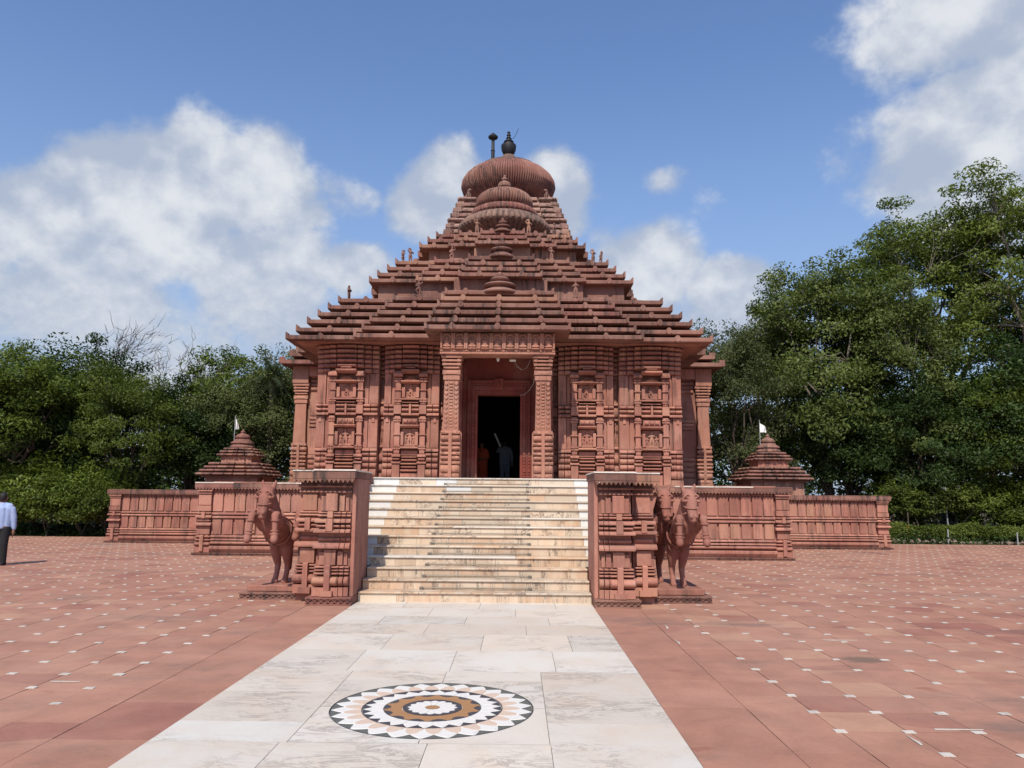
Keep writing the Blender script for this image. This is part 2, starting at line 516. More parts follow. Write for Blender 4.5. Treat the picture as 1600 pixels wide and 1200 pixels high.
def remesh(tubes, voxel, name, mat, smooth_it=4, extra=None):
    """one continuous skin round chains of balls: tubes = [[(x,y,z,r), ...], ...]"""
    mb = MB()
    for ch in tubes:
        pts, rad = [], []
        for i, (x, y, z, r) in enumerate(ch):
            pts.append(Vector((x, y, z)))
            rad.append(r)
        d0 = (pts[0] - pts[1]).normalized() if len(pts) > 1 else Vector((0, 0, 1))
        d1 = (pts[-1] - pts[-2]).normalized() if len(pts) > 1 else Vector((0, 0, 1))
        P, Q = [], []
        for k in (0.98, .8, .45):
            P.append(pts[0] + d0 * rad[0] * k)
            Q.append(rad[0] * math.sqrt(max(1 - k * k, .01)))
        for i in range(len(pts)):
            P.append(pts[i]); Q.append(rad[i])
            if i < len(pts) - 1:
                P.append((pts[i] + pts[i + 1]) / 2); Q.append((rad[i] + rad[i + 1]) / 2)
        for k in (.45, .8, .98):
            P.append(pts[-1] + d1 * rad[-1] * k)
            Q.append(rad[-1] * math.sqrt(max(1 - k * k, .01)))
        mb.tube(P, Q, 12)
    if extra:
        extra(mb)
    me = mb.mesh(name + '_src', None)
    o = bpy.data.objects.new('remesh_tmp', me)
    COL.objects.link(o)
    m = o.modifiers.new('r', 'REMESH')
    m.mode = 'VOXEL'
    m.voxel_size = voxel
    s = o.modifiers.new('s', 'SMOOTH')
    s.factor = .5
    s.iterations = smooth_it
    dg = bpy.context.evaluated_depsgraph_get()
    res = bpy.data.meshes.new_from_object(o.evaluated_get(dg))
    bpy.data.objects.remove(o)
    bpy.data.meshes.remove(me)
    res.name = name
    res.materials.clear()
    res.materials.append(mat)
    res.shade_smooth()
    return res

# ------------------------------------------------------------------ carved and living figures (skins made first)
def mirrored(ch):
    return [(-x, y, z, r) for (x, y, z, r) in ch]


def horse_skin():
    fore = [(.11, -.42, .92, .12), (.155, -.56, .99, .088), (.175, -.70, 1.08, .064), (.18, -.755, 1.07, .062), (.19, -.775, .96, .047),
            (.195, -.79, .84, .044), (.20, -.80, .79, .054), (.205, -.825, .715, .060)]
    hind = [(.08, .12, .72, .15), (.085, .04, .54, .105), (.085, .07, .40, .072), (.08, .13, .28, .052), (.08, .10, .15, .042), (.08, .05, .06, .046), (.08, .02, .025, .056)]
    ear = [(.075, -.60, 1.49, .036), (.095, -.60, 1.545, .030), (.105, -.605, 1.60, .012)]
    eye = [(.112, -.745, 1.335, .032), (.118, -.755, 1.33, .026)]
    brow = [(.05, -.765, 1.40, .026), (.10, -.75, 1.385, .026), (.132, -.715, 1.35, .02)]
    cheek = [(.065, -.66, 1.32, .07), (.055, -.72, 1.24, .05)]
    nose = [(.042, -.872, 1.11, .026), (.044, -.868, 1.095, .022)]
    lip = [(.0, -.868, 1.045, .024), (.035, -.855, 1.05, .022)]
    T = [[(0, .18, .76, .17), (0, .04, .79, .195), (0, -.16, .82, .20), (0, -.32, .87, .19), (0, -.44, .95, .17), (0, -.48, 1.0, .15)],
         [(0, -.40, .98, .17), (0, -.50, 1.14, .15), (0, -.56, 1.28, .125), (0, -.60, 1.38, .105)],
         [(0, -.58, 1.44, .095), (0, -.67, 1.415, .115), (0, -.735, 1.32, .104), (0, -.785, 1.21, .080), (0, -.815, 1.11, .070), (0, -.815, 1.06, .064)],
         [(0, -.50, 1.42, .035), (0, -.44, 1.28, .05), (0, -.36, 1.14, .05)],
         [(0, -.62, 1.475, .035), (0, -.685, 1.47, .03)],
         [(0, .33, .60, .05), (0, .40, .45, .06), (0, .40, .2, .05)]]
    for ch in (fore, hind, ear, eye, brow, cheek, nose, lip):
        T += [ch, mirrored(ch)]
    return remesh(T, .0165, 'horse_body', HORSE, 2)


def statue_skin(pose, name):
    leg = [(.055, 0, .50, .075), (.075, -.02, .28, .058), (.07, 0, .06, .045), (.075, -.05, .02, .045)]
    T = [[(0, 0, .48, .10), (0, -.01, .60, .085), (0, -.02, .72, .11), (0, 0, .82, .07)], [(0, -.01, .86, .055), (0, -.015, .93, .075), (0, 0, 1.0, .045)],
         leg, mirrored(leg) if pose != 1 else [(-.055, 0, .50, .075), (-.17, -.03, .34, .055), (-.06, -.05, .20, .045), (-.03, -.05, .17, .04)],
         [(-.16, 0, .03, .03), (.16, 0, .03, .03)], [(0, .05, .55, .06), (.0, .05, .95, .05)]]
    if pose == 0:
        T += [[(.11, 0, .76, .05), (.20, -.03, .62, .042), (.13, -.10, .70, .036)], [(-.11, 0, .76, .05), (-.20, -.03, .62, .042), (-.12, -.10, .68, .036)]]
    elif pose == 1:
        T += [[(.11, 0, .76, .05), (.22, -.02, .86, .042), (.13, -.03, 1.02, .036)], [(-.11, 0, .76, .05), (-.19, -.03, .62, .042), (-.10, -.09, .60, .036)]]
    else:
        T += [[(.11, 0, .76, .05), (.20, -.03, .64, .042), (.10, -.11, .74, .036)], [(-.11, 0, .76, .05), (-.20, -.02, .84, .042), (-.10, -.03, 1.0, .036)]]
    return remesh(T, .024, name, ROOF, 2)


def seated_skin():
    T = [[(0, 0, .20, .12), (0, 0, .36, .12), (0, 0, .50, .13), (0, 0, .58, .06)], [(0, 0, .66, .075), (0, 0, .74, .07), (0, 0, .83, .03)],
         [(.10, 0, .16, .09), (.27, -.03, .12, .075), (.05, -.08, .08, .06)], [(-.10, 0, .16, .09), (-.27, -.03, .12, .075), (-.05, -.08, .08, .06)],
         [(.14, 0, .50, .055), (.22, 0, .34, .05), (.06, -.08, .26, .045)], [(-.14, 0, .50, .055), (-.22, 0, .34, .05), (-.06, -.08, .26, .045)]]
    return remesh(T, .03, 'seated_relief', CARVED, 2)


def lion_skin():
    fl = [(.08, -.2, .45, .07), (.09, -.24, .2, .055), (.09, -.28, .03, .06)]
    hl = [(.11, .12, .2, .12), (.14, -.02, .06, .06), (.14, -.12, .03, .055)]
    T = [[(0, .12, .18, .15), (0, -.02, .38, .15), (0, -.14, .55, .14)], [(0, -.16, .64, .15), (0, -.24, .72, .14), (0, -.37, .68, .085)]]
    for ch in (fl, hl):
        T += [ch, mirrored(ch)]
    return remesh(T, .03, 'lion_body', DARKSTONE, 2)


HORSE_ME = horse_skin()
STAT = [statue_skin(0, 'statue_folded'), statue_skin(1, 'statue_dancing'), statue_skin(2, 'statue_raised')]
SEATED = seated_skin()
LION = lion_skin()


def man_skins():
    """a man seen from behind, walking away; 1.72 m tall, origin between the feet"""
    s = {}
    hand = []
    for sx in (1, -1):
        X = .275 * sx
        y0 = .03 if sx > 0 else -.03
        hand.append([(X, y0, .86, .030), (X, y0 - .01, .80, .036), (X, y0 - .01, .765, .034)])
        for k in range(4):
            yy = y0 - .035 + .021 * k
            ln = (.062, .078, .082, .072)[k]
            hand.append([(X, yy, .755, .011), (X - .004 * sx, yy + .002, .755 - ln * .55, .010), (X - .014 * sx, yy + .004, .755 - ln, .009)])
        hand.append([(X - .01 * sx, y0 + .045, .80, .012), (X - .02 * sx, y0 + .06, .765, .011), (X - .024 * sx, y0 + .06, .735, .010)])
    legs = [[(.09, .0, .92, .12), (.10, -.02, .52, .075), (.10, .03, .12, .05)], [(-.09, .0, .92, .12), (-.10, .06, .52, .075), (-.10, .10, .14, .05)]]
    arms = [[(.19, 0, 1.40, .065), (.255, .01, 1.14, .05), (.275, .03, .88, .036)], [(-.19, 0, 1.40, .065), (-.255, -.0, 1.14, .05), (-.275, -.03, .88, .036)]]
    torso = [(0, 0, .95, .14), (0, 0, 1.15, .14), (0, 0, 1.36, .15), (0, 0, 1.46, .07), (0, 0, 1.52, .058)]
    head = [[(0, 0, 1.56, .075), (0, -.01, 1.63, .088), (0, 0, 1.66, .075)], [(0, .07, 1.55, .045), (0, .088, 1.60, .022), (0, .105, 1.585, .014)],
            [(.085, .0, 1.60, .02), (.092, -.005, 1.625, .018)], [(-.085, .0, 1.60, .02), (-.092, -.005, 1.625, .018)],
            [(-.02, .095, 1.545, .009), (.02, .095, 1.545, .009)], [(.03, .083, 1.625, .012), (.034, .085, 1.625, .012)], [(-.03, .083, 1.625, .012), (-.034, .085, 1.625, .012)]]
    s['body'] = remesh(legs + arms + [torso] + head + hand, .011, 'man_body', SKIN, 2)
    s['hair'] = remesh([[(0, -.035, 1.60, .078), (0, -.03, 1.665, .088), (0, .02, 1.70, .07)]], .014, 'man_hair', HAIR, 2)
    sh = [[(.10, 0, .93, .112), (.11, 0, 1.18, .108), (.13, 0, 1.36, .10), (.07, 0, 1.45, .065)]]
    sh += [mirrored(sh[0]), [(0, -.005, .93, .152), (0, -.01, 1.2, .150), (0, -.01, 1.37, .14), (0, 0, 1.47, .068)]]
    sl = [(.15, 0, 1.41, .085), (.215, .005, 1.34, .078), (.262, .01, 1.13, .066), (.277, .03, .885, .048)]
    sl2 = [(-.15, 0, 1.41, .085), (-.215, 0, 1.34, .078), (-.262, 0, 1.13, .066), (-.277, -.03, .885, .048)]
    s['shirt'] = remesh(sh + [sl, sl2, [(.03, -.06, 1.475, .022), (-.03, -.06, 1.475, .022)]], .014, 'man_shirt', SHIRT, 2)
    tr = [[(.10, 0, .97, .105), (.095, 0, .88, .125), (.105, -.02, .52, .092), (.105, .03, .07, .075)], [(-.10, 0, .97, .105), (-.095, 0, .88, .125), (-.105, .06, .52, .092), (-.105, .10, .10, .075)],
          [(0, 0, .98, .125), (0, -.02, .88, .13)]]
    s['trousers'] = remesh(tr, .014, 'man_trousers', TROUSER, 2)
    s['shoes'] = remesh([[(.105, -.02, .045, .045), (.11, .10, .04, .042), (.112, .17, .035, .035)], [(-.105, .06, .055, .045), (-.11, .18, .045, .042), (-.112, .24, .04, .035)]], .014, 'man_shoes', TROUSER, 2)
    return s


def hall_man_skins():
    """a man seen from behind reaching up with both arms to the long white tube on his shoulder"""
    s = {}
    legs = [[(.09, 0, .92, .12), (.10, 0, .5, .075), (.10, 0, .08, .05), (.10, .12, .04, .045)], [(-.09, 0, .92, .12), (-.10, 0, .5, .075), (-.10, 0, .08, .05), (-.10, .12, .04, .045)]]
    la = [(-.19, 0, 1.40, .062), (-.30, .02, 1.28, .05), (-.22, .06, 1.52, .036), (-.17, .05, 1.58, .036)]
    ra = [(.19, 0, 1.40, .062), (.27, .02, 1.14, .05), (.28, .05, .90, .036), (.28, .06, .82, .036)]
    fing = []
    for k in range(4):
        fing.append([(-.165 + .008 * k, .055 - .01 * k, 1.585 + .018 * k, .011), (-.13 + .008 * k, .03 - .01 * k, 1.60 + .018 * k, .010), (-.115, .045, 1.60 + .018 * k, .009)])
        fing.append([(.25 + .02 * k, .06, .80, .011), (.252 + .019 * k, .07, .76 - .004 * k, .010), (.255 + .017 * k, .085, .735, .009)])
    fing.append([(-.17, .03, 1.57, .012), (-.13, .015, 1.58, .011)])
    fing.append([(.24, .07, .83, .012), (.235, .09, .79, .011)])
    torso = [(0, 0, .95, .14), (0, 0, 1.15, .14), (0, 0, 1.36, .15), (0, 0, 1.46, .07), (0, .02, 1.52, .058)]
    head = [[(0, .03, 1.56, .075), (0, .02, 1.63, .088), (0, .03, 1.66, .075)], [(0, .11, 1.59, .03), (0, .128, 1.58, .016)]]
    s['body'] = remesh(legs + [la, ra, torso] + head + fing, .012, 'man_body', SKIN, 2)
    s['hair'] = remesh([[(0, -.005, 1.60, .078), (0, 0, 1.665, .088), (0, .05, 1.70, .07)]], .016, 'man_hair', HAIR, 2)
    sh = [(.11, 0, .92, .115), (.11, 0, 1.18, .11), (.13, 0, 1.36, .10), (.07, 0, 1.45, .065)]
    s['shirt'] = remesh([sh, mirrored(sh), [(0, -.01, .92, .145), (0, -.01, 1.2, .15), (0, -.01, 1.37, .14), (0, 0, 1.47, .068)],
                         [(.15, 0, 1.41, .085), (.215, .005, 1.34, .078), (.27, .02, 1.13, .066), (.28, .045, .95, .052)],
                         [(-.15, 0, 1.41, .085), (-.22, .01, 1.36, .078), (-.30, .02, 1.28, .066), (-.25, .045, 1.42, .052)]], .015, 'man_shirt', GREYCLOTH, 2)
    tr = [(.10, 0, .97, .105), (.095, 0, .88, .125), (.105, 0, .52, .092), (.105, 0, .07, .08)]
    s['trousers'] = remesh([tr, mirrored(tr), [(0, 0, .98, .125), (0, -.02, .88, .13)]], .015, 'man_trousers', GREYCLOTH, 2)
    return s


def robed_skins():
    """a person in an orange robe, standing"""
    s = {}
    arms = [[(.18, 0, 1.32, .055), (.25, .0, 1.08, .045), (.16, .12, .98, .034), (.06, .16, 1.0, .034)]]
    arms += [mirrored(arms[0])]
    fing = []
    for k in range(4):
        f = [(.05, .17, 1.02 - .02 * k, .012), (.01, .18, 1.02 - .02 * k, .011), (-.015, .17, 1.02 - .02 * k, .010)]
        fing += [f, mirrored(f)]
    fing.append([(.05, .16, 1.04, .012), (.03, .17, 1.07, .011)])
    s['body'] = remesh([[(.09, 0, .9, .1), (.1, 0, .5, .07), (.1, 0, .06, .05), (.1, .1, .04, .04)], [(-.09, 0, .9, .1), (-.1, 0, .5, .07), (-.1, 0, .06, .05), (-.1, .1, .04, .04)],
                        [(0, 0, .9, .13), (0, 0, 1.3, .13), (0, 0, 1.38, .06), (0, 0, 1.44, .055)], [(0, 0, 1.48, .07), (0, .005, 1.55, .085), (0, 0, 1.58, .07)],
                        [(0, .085, 1.52, .02), (0, .1, 1.51, .014)]] + arms + fing, .013, 'robed_body', SKIN, 2)
    s['hair'] = remesh([[(0, -.03, 1.50, .075), (0, -.025, 1.58, .085), (0, .02, 1.615, .065)]], .016, 'robed_hair', HAIR, 2)
    sl = [(.15, 0, 1.33, .08), (.225, 0, 1.22, .075), (.255, .01, 1.07, .07)]
    s['robe'] = remesh([[(0, 0, .06, .21), (0, 0, .5, .20), (0, 0, .95, .18), (0, 0, 1.25, .165), (0, 0, 1.36, .08)], [(.1, 0, .08, .16), (.1, 0, .9, .13), (.12, 0, 1.28, .1)],
                        [(-.1, 0, .08, .16), (-.1, 0, .9, .13), (-.12, 0, 1.28, .1)], sl, mirrored(sl)], .018, 'robe', ORANGE, 3)
    return s


MAN = man_skins()
HALLMAN = hall_man_skins()
ROBED = robed_skins()


# ------------------------------------------------------------------ ground: earth, court of pavers, marble path
GRID = .48
COURT_Y0, COURT_Y1 = -3.0, 28.3
PATH_W = 1.755
earth = struct('ground', MB().box(-400, 400, -60, 700, -2.0, -.06).mesh('ground', EARTH))
court = struct('paved_court', MB().box(-34, 34, COURT_Y0, COURT_Y1, -.05, -.014).mesh('paved_court', JOINT))
PAVER_ME = MB().box(-.2372, .2372, -.2372, .2372, -.03, 0).mesh('paver', PAVER)
BORDER_ME = MB().box(-.319, .319, -.458, .458, -.03, 0).mesh('border_paver', BORDER)
INS_ME = MB().box(-.039, .039, -.032, .032, -.004, 0).mesh('white_insert', INSERT)
rng = random.Random(3)


def court_blocked(x, y):
    a = abs(x)
    if a < 2.40:
        return True
    if y > 20.5 and a < 7.7:
        return True
    if y > 25.2 and a < 12.5:
        return True
    return False


cells = []
nx = int((33 - 2.4) / GRID)
for sgn in (-1, 1):
    for i in range(nx):
        for j in range(int((COURT_Y1 - COURT_Y0) / GRID)):
            x = sgn * (2.40 + GRID * (i + .5))
            y = COURT_Y0 + GRID * (j + .5)
            if court_blocked(x, y):
                continue
            cells.append((x, y))


def in_view(x, y, m=0.0):
    dy = y
    if dy < 4.6:
        return False
    return abs((x - CAM.x) / dy) < .69 + m


vis = sorted([c for c in cells if in_view(*c)], key=lambda c: c[1] ** 2 + .35 * (c[0] - .63) ** 2)
near = set(vis[:300])
mb = MB()
for (x, y) in cells:
    dz = rng.uniform(-.0022, .0012)
    tx, ty = rng.uniform(-.004, .004), rng.uniform(-.004, .004)
    if (x, y) in near:
        o = link('paver', PAVER_ME, court, (x, y, dz), (tx, ty, rng.uniform(-.004, .004)))
    elif y > 3:
        h = GRID / 2 - .0025
        mb.box(x - h, x + h, y - h, y + h, -.014, dz)
    else:
        h = GRID / 2 - .003
        mb.box(x - h, x + h, y - h, y + h, -.014, 0)
mb.build('paver_field', PAVER, court, kind='stuff')
# white squares on the corners of the pavers
corners = []
for sgn in (-1, 1):
    for i in range(1, nx):
        for j in range(1, int((COURT_Y1 - COURT_Y0) / GRID)):
            x = sgn * (2.40 + GRID * i)
            y = COURT_Y0 + GRID * j
            if not court_blocked(x, y) and not court_blocked(x - .3 * sgn, y):
                corners.append((x, y))
visc = sorted([c for c in corners if in_view(*c)], key=lambda c: c[1] ** 2 + .35 * (c[0] - .63) ** 2)
nearc = set(visc[:300])
mb = MB()
for (x, y) in corners:
    if rng.random() < .07:
        continue
    if (x, y) in nearc:
        link('white_insert', INS_ME, court, (x + rng.uniform(-.006, .006), y + rng.uniform(-.006, .006), .0045), (0, 0, rng.uniform(-.06, .06)),
             (rng.uniform(.85, 1.12), rng.uniform(.85, 1.15), 1))
    else:
        a, b = .036 * rng.uniform(.75, 1.1), .030 * rng.uniform(.75, 1.1)
        mb.box(x - a, x + a, y - b, y + b, -.004, .0045)
mb.build('white_insert_field', INSERT, court, kind='stuff')
# mortar smears on a few joints, as left by the masons
for (x, y, l, r) in ((3.74, 5.70, .34, .0), (3.30, 5.45, .2, 1.57), (4.32, 9.1, .4, 0.02), (2.5, 9.9, .25, 1.5), (2.43, 8.9, .22, 1.6), (-3.2, 6.8, .25, .0)):
    link('mortar_smear', MB().prism([(-l / 2, -.006), (-l * .2, -.016), (l * .1, -.005), (l / 2, -.003), (l / 2, .003), (0, .008), (-l / 2, .012)], .002, .0062, 'z').mesh('mortar_smear', INSERT), court, (x, y, 0), (0, 0, r))
# border slabs along the path
for sgn in (-1, 1):
    y = COURT_Y0 + .46
    while y < 11.4:
        link('border_paver', BORDER_ME, court, (sgn * (PATH_W + .3225), y, rng.uniform(-.002, .001)), (0, 0, 0))
        y += .92
    x0, x1 = sorted((sgn * (PATH_W + .004), sgn * 2.398))
    link('border_paver', MB().box(x0, x1, y - .458, 20.4, -.03, 0).mesh('border_paver', BORDER), court)

path = struct('marble_path', MB().box(-PATH_W, PATH_W, COURT_Y0, 12.2, -.045, -.012).mesh('marble_path', GROUT))


def slab(x0, x1, y0, y1):
    g = .0022
    MB().box(x0 + g, x1 - g, y0 + g, y1 - g, -.03, .004 + rng.uniform(-.001, .0012)).build('marble_slab', MARBLE, path)


rows = [(11.27, 12.1), (10.55, 11.27), (9.9, 10.55), (9.2, 9.9), (8.28, 9.2), (7.33, 8.28)]
cuts = [(-1.0, .1, 1.2), (-.55, .62), (-1.1, -.02, 1.05), (-.45, .75), (-.78, .26, 1.22), (-.92, .02, 1.0)]
for (y0, y1), cs in zip(rows, cuts):
    xs = [-PATH_W] + list(cs) + [PATH_W]
    for a, b in zip(xs, xs[1:]):
        slab(a, b, y0, y1)
MY, MR, HALF = 6.115, .762, .855
for (x0, x1, y0, y1) in [(-PATH_W, -HALF, 6.55, 7.33), (-PATH_W, -HALF, 5.72, 6.55), (-PATH_W, -HALF, 5.26, 5.72), (HALF, PATH_W, 6.62, 7.33), (HALF, PATH_W, 5.75, 6.62), (HALF, PATH_W, 5.26, 5.75),
                         (-HALF, .0, 6.97, 7.33), (.0, HALF, 6.97, 7.33)]:
    slab(x0, x1, y0, y1)
yy = 5.26
k = 0
while yy > COURT_Y0 + .5:
    h = (.95, .62, .8)[k % 3]
    cs = ((-.9, .06, .86), (-.4, .7), (-1.0, .2, 1.1))[k % 3]
    xs = [-PATH_W] + list(cs) + [PATH_W]
    for a, b in zip(xs, xs[1:]):
        slab(a, b, max(yy - h, COURT_Y0), yy)
    yy -= h
    k += 1
# the square round the medallion, cut to the circle: four corner slabs of marble
def ring_pts(r, a0, a1, n):
    return [(r * math.cos(a0 + (a1 - a0) * i / n), MY + r * math.sin(a0 + (a1 - a0) * i / n)) for i in range(n + 1)]


for q, (cx, cy) in enumerate(((1, 1), (-1, 1), (-1, -1), (1, -1))):
    a0 = q * math.pi / 2
    arc = ring_pts(MR + .006, a0 + .003, a0 + math.pi / 2 - .003, 18)
    c = (cx * (HALF - .0022), MY + cy * (HALF - .0022))
    # built as a strip of quads so that the concave outline stays clean
    outer = []
    for (x, y) in arc:
        dx, dy = x, y - MY
        k = (HALF - .0022) / max(abs(dx), abs(dy))
        outer.append((dx * k, MY + dy * k))
    vs = [(x, y, .0042) for (x, y) in arc] + [(x, y, .0042) for (x, y) in outer]
    n = len(arc)
    fs = [(i, i + 1, n + i + 1, n + i) for i in range(n - 1)]
    MB().add(vs, fs).build('marble_slab', MARBLE, path)
medal = MB().lathe([(MR, -.02), (MR, .0015)], 96, (0, MY, 0)).build('medallion', INLAY_W, path)


def inlay(poly, mat, z=.0042):
    MB().prism([(x, y) for (x, y) in poly], .0, z, 'z').build('inlay_piece', mat, medal)


def pol(r, a):
    return (r * MR * math.cos(a), MY + r * MR * math.sin(a))


NP = 26
st = 2 * math.pi / NP
for i in range(NP):
    a = i * st
    b = a + st / 2
    # grey green wedges at the rim, pointing in
    inlay([pol(.990, a - st * .44), pol(.990, a - st * .22), pol(.990, a), pol(.990, a + st * .22), pol(.990, a + st * .44), pol(.935, a + st * .2), pol(.885, a), pol(.935, a - st * .2)], INLAY_G)
    inlay([pol(.965, b), pol(.925, b - st * .22), pol(.868, b - st * .47), pol(.80, b - st * .30), pol(.745, b), pol(.80, b + st * .30), pol(.868, b + st * .47), pol(.925, b + st * .22)], INLAY_W, .0045)
    inlay([pol(.870, a), pol(.845, a - st * .20), pol(.79, a - st * .33), pol(.70, a - st * .47), pol(.70, a), pol(.70, a + st * .47), pol(.79, a + st * .33), pol(.845, a + st * .20)], INLAY_P, .0050)
    inlay([pol(.684, a - st * .45), pol(.684, a), pol(.684, a + st * .45), pol(.60, a)], INLAY_K)
    inlay([pol(.662, b), pol(.598, b - st * .46), pol(.487, b - st * .47), pol(.487, b), pol(.487, b + st * .47), pol(.598, b + st * .46)], INLAY_W, .0045)
for i in range(14):
    sp_ = 2 * math.pi / 14
    a = i * sp_
    inlay([pol(.474, a - sp_ * .40), pol(.474, a - sp_ * .15), pol(.474, a + sp_ * .15), pol(.474, a + sp_ * .40), pol(.425, a + sp_ * .22), pol(.408, a), pol(.425, a - sp_ * .22)], INLAY_K, .0052)
for i in range(16):
    sp_ = 2 * math.pi / 16
    a = i * sp_
    inlay([pol(.250, a), pol(.232, a - sp_ * .3), pol(.218, a - sp_ * .485), pol(.075, a - sp_ * .45), pol(.075, a), pol(.075, a + sp_ * .45), pol(.218, a + sp_ * .485), pol(.232, a + sp_ * .3)], INLAY_W, .0060)


def inlay_ring(r0, r1, mat, z):
    n = 72
    vs = [(*pol(r0, 2 * math.pi * i / n), z) for i in range(n)] + [(*pol(r1, 2 * math.pi * i / n), z) for i in range(n)]
    MB().add(vs, [(i, (i + 1) % n, n + (i + 1) % n, n + i) for i in range(n)]).build('inlay_ring', mat, medal)


inlay_ring(.687, .697, INLAY_K, .0055)
inlay_ring(.476, .484, INLAY_K, .0058)
inlay_ring(.30, .474, INLAY_B, .0047)
inlay_ring(.19, .295, INLAY_K, .0054)
inlay_ring(.0, .071, INLAY_B, .0064)
inlay_ring(.992, 1.0, INLAY_K, .0046)

# ------------------------------------------------------------------ staircase
TREAD, RISE, ST0 = .33, .15, 11.9
stair = thing('staircase', 'broad flight of thirteen beige and white marble steps up to the temple porch', 'stairs', (0, ST0, 0))
core = MB()
for k in range(13):
    hw = 1.755 if k < 3 else 2.33
    core.box(-hw, hw, ST0 + TREAD * k + .022, 16.5, RISE * k - .05 if k else -.05, RISE * (k + 1) - .031)
core.build('stair_core', GROUT, stair)
rs = random.Random(11)
for k in range(13):
    y = ST0 + TREAD * k
    z0, z1 = RISE * k + (.002 if k else .004), RISE * (k + 1) - .028
    hw = 1.76 if k < 3 else 2.335
    xs = [-hw]
    inner = min(1.79, hw)
    if hw > inner:
        xs.append(-inner)
    while xs[-1] < inner - .28:
        xs.append(min(xs[-1] + rs.choice((.34, .42, .5, .58, .68)), inner))
    if xs[-1] < inner - .001:
        xs[-1] = inner
    if hw > inner:
        xs.append(hw)
    for a, b in zip(xs, xs[1:]):
        white = abs((a + b) / 2) > 1.79
        m = WHITE if white or (rs.random() < .03 and k > 2) else (BEIGE_V if (k < 6 and rs.random() < .7) or rs.random() < .12 else BEIGE)
        MB().box(a + .0015, b - .0015, y + rs.uniform(0, .002), y + .024, z0, z1).build('riser_tile', m, stair)
    ty1 = y + TREAD + .022 if k < 12 else y + .5
    cutx = [-hw, -.58 + rs.uniform(-.3, .3), .6 + rs.uniform(-.3, .3), hw]
    for a, b in zip(cutx, cutx[1:]):
        MB().box(a + .001, b - .001, y - .028, ty1, z1 + .001, RISE * (k + 1)).build('tread_slab', BEIGE if rs.random() < .75 else MARBLE, stair, bevel=.006)
    if 0 < k:
        zr = RISE * k + .028
        rod = MB().tube([(-.84, y - .035, zr), (.84, y - .035, zr)], .011, 8).build('carpet_rod', BRASS, stair, smooth=40)
        for sx in (-1, 1):
            MB().box(sx * .84 - .03, sx * .84 + .03, y - .052, y - .001, RISE * k + .001, zr + .014).build('rod_bracket', BRASS, rod, bevel=.005)

# ------------------------------------------------------------------ platform (plinth) of the temple
plat = struct('temple_platform', MB().box(-7.5, 7.5, 20.62, 47, -.05, 1.70).box(-2.72, 2.72, 16.4, 20.62, -.05, 1.905).box(-7.48, 7.48, 20.64, 46.9, 1.7005, 1.905).mesh('temple_platform', STONE))
MB().box(-2.60, 2.60, 16.3, 24.2, 1.906, 1.95).box(-7.4, 7.4, 24.204, 46.8, 1.906, 1.949).build('platform_paving', MARBLE, plat)


def lattice(mb, x0, x1, y, z0, z1, pitch=.055, d=.03):
    """pierced band: two rails and crossed bars before a recessed back"""
    h = z1 - z0
    mb.box(x0, x1, y + d, y + d + .06, z0, z1)
    mb.box(x0, x1, y, y + d, z0, z0 + h * .2)
    mb.box(x0, x1, y, y + d, z1 - h * .2, z1)
    n = max(2, int(round((x1 - x0) / (pitch * 2))))
    s = (x1 - x0) / n
    t = s * .16
    a, b = z0 + h * .2 + .0005, z1 - h * .2 - .0005
    for i in range(n):
        u = x0 + i * s
        e = .0006 * (i % 2)
        mb.prism([(u, a), (u + t, a), (u + s, b), (u + s - t, b)], y + .002 + e, y + d - .001)
        mb.prism([(u + s - t, a), (u + s, a), (u + t, b), (u, b)], y + .004 + e, y + d - .002)
    return mb


def scallops(mb, x0, x1, y, z0, z1, pitch, d=.025, yback=None):
    n = max(1, int(round((x1 - x0) / pitch)))
    s = (x1 - x0) / n
    h = z1 - z0
    for i in range(n):
        u = x0 + i * s
        mb.prism([(u, z1), (u + s, z1), (u + s, z1 - h * .25), (u + s * .78, z1 - h * .55), (u + s * .5, z0), (u + s * .22, z1 - h * .55), (u, z1 - h * .25)], y, y + d)
    return mb


# ------------------------------------------------------------------ plinth walls with panels
def stone_post(parent, F, xc, wid, y, H, name='post'):
    """corner pier of a plinth wall, stacked mouldings; y = wall face, H = wall height"""
    k = H / 1.86
    h = wid / 2
    po = MB(F).box(xc - h + .05, xc + h - .05, y - .05, y + .16, .0, 1.66 * k).build(name, STONE, parent)
    for (u, z0, z1, p, wd) in (('block_s', .08, .22, .13, .04), ('cushion_s', .23, .34, .17, .06), ('cushion_s', .36, .42, .14, .04), ('cushion_s', .44, .50, .14, .04), ('block_s', .53, .74, .09, -.03),
                               ('ledge_s', .75, .83, .17, .06), ('cushion_s', .86, .90, .12, .0), ('ledge_s', .95, 1.02, .15, .05), ('cushion_s', 1.04, 1.09, .13, .03), ('block_s', 1.12, 1.26, .12, .0),
                               ('block_s', 1.27, 1.55, .10, -.03), ('ledge_s', 1.56, 1.61, .13, .01), ('ledge_s', 1.62, 1.68, .15, .03)):
        place(u, 'post_stone', po, F, xc - h - wd / 2, xc + h + wd / 2, y + .02, p, z0 * k, z1 * k)
    place('block_s', 'post_strap', po, F, xc - .045, xc + .045, y + .02, .185, .1 * k, .52 * k)
    place('block_s', 'post_strap', po, F, xc - .04, xc + .04, y + .02, .165, .94 * k, 1.1 * k)
    return po


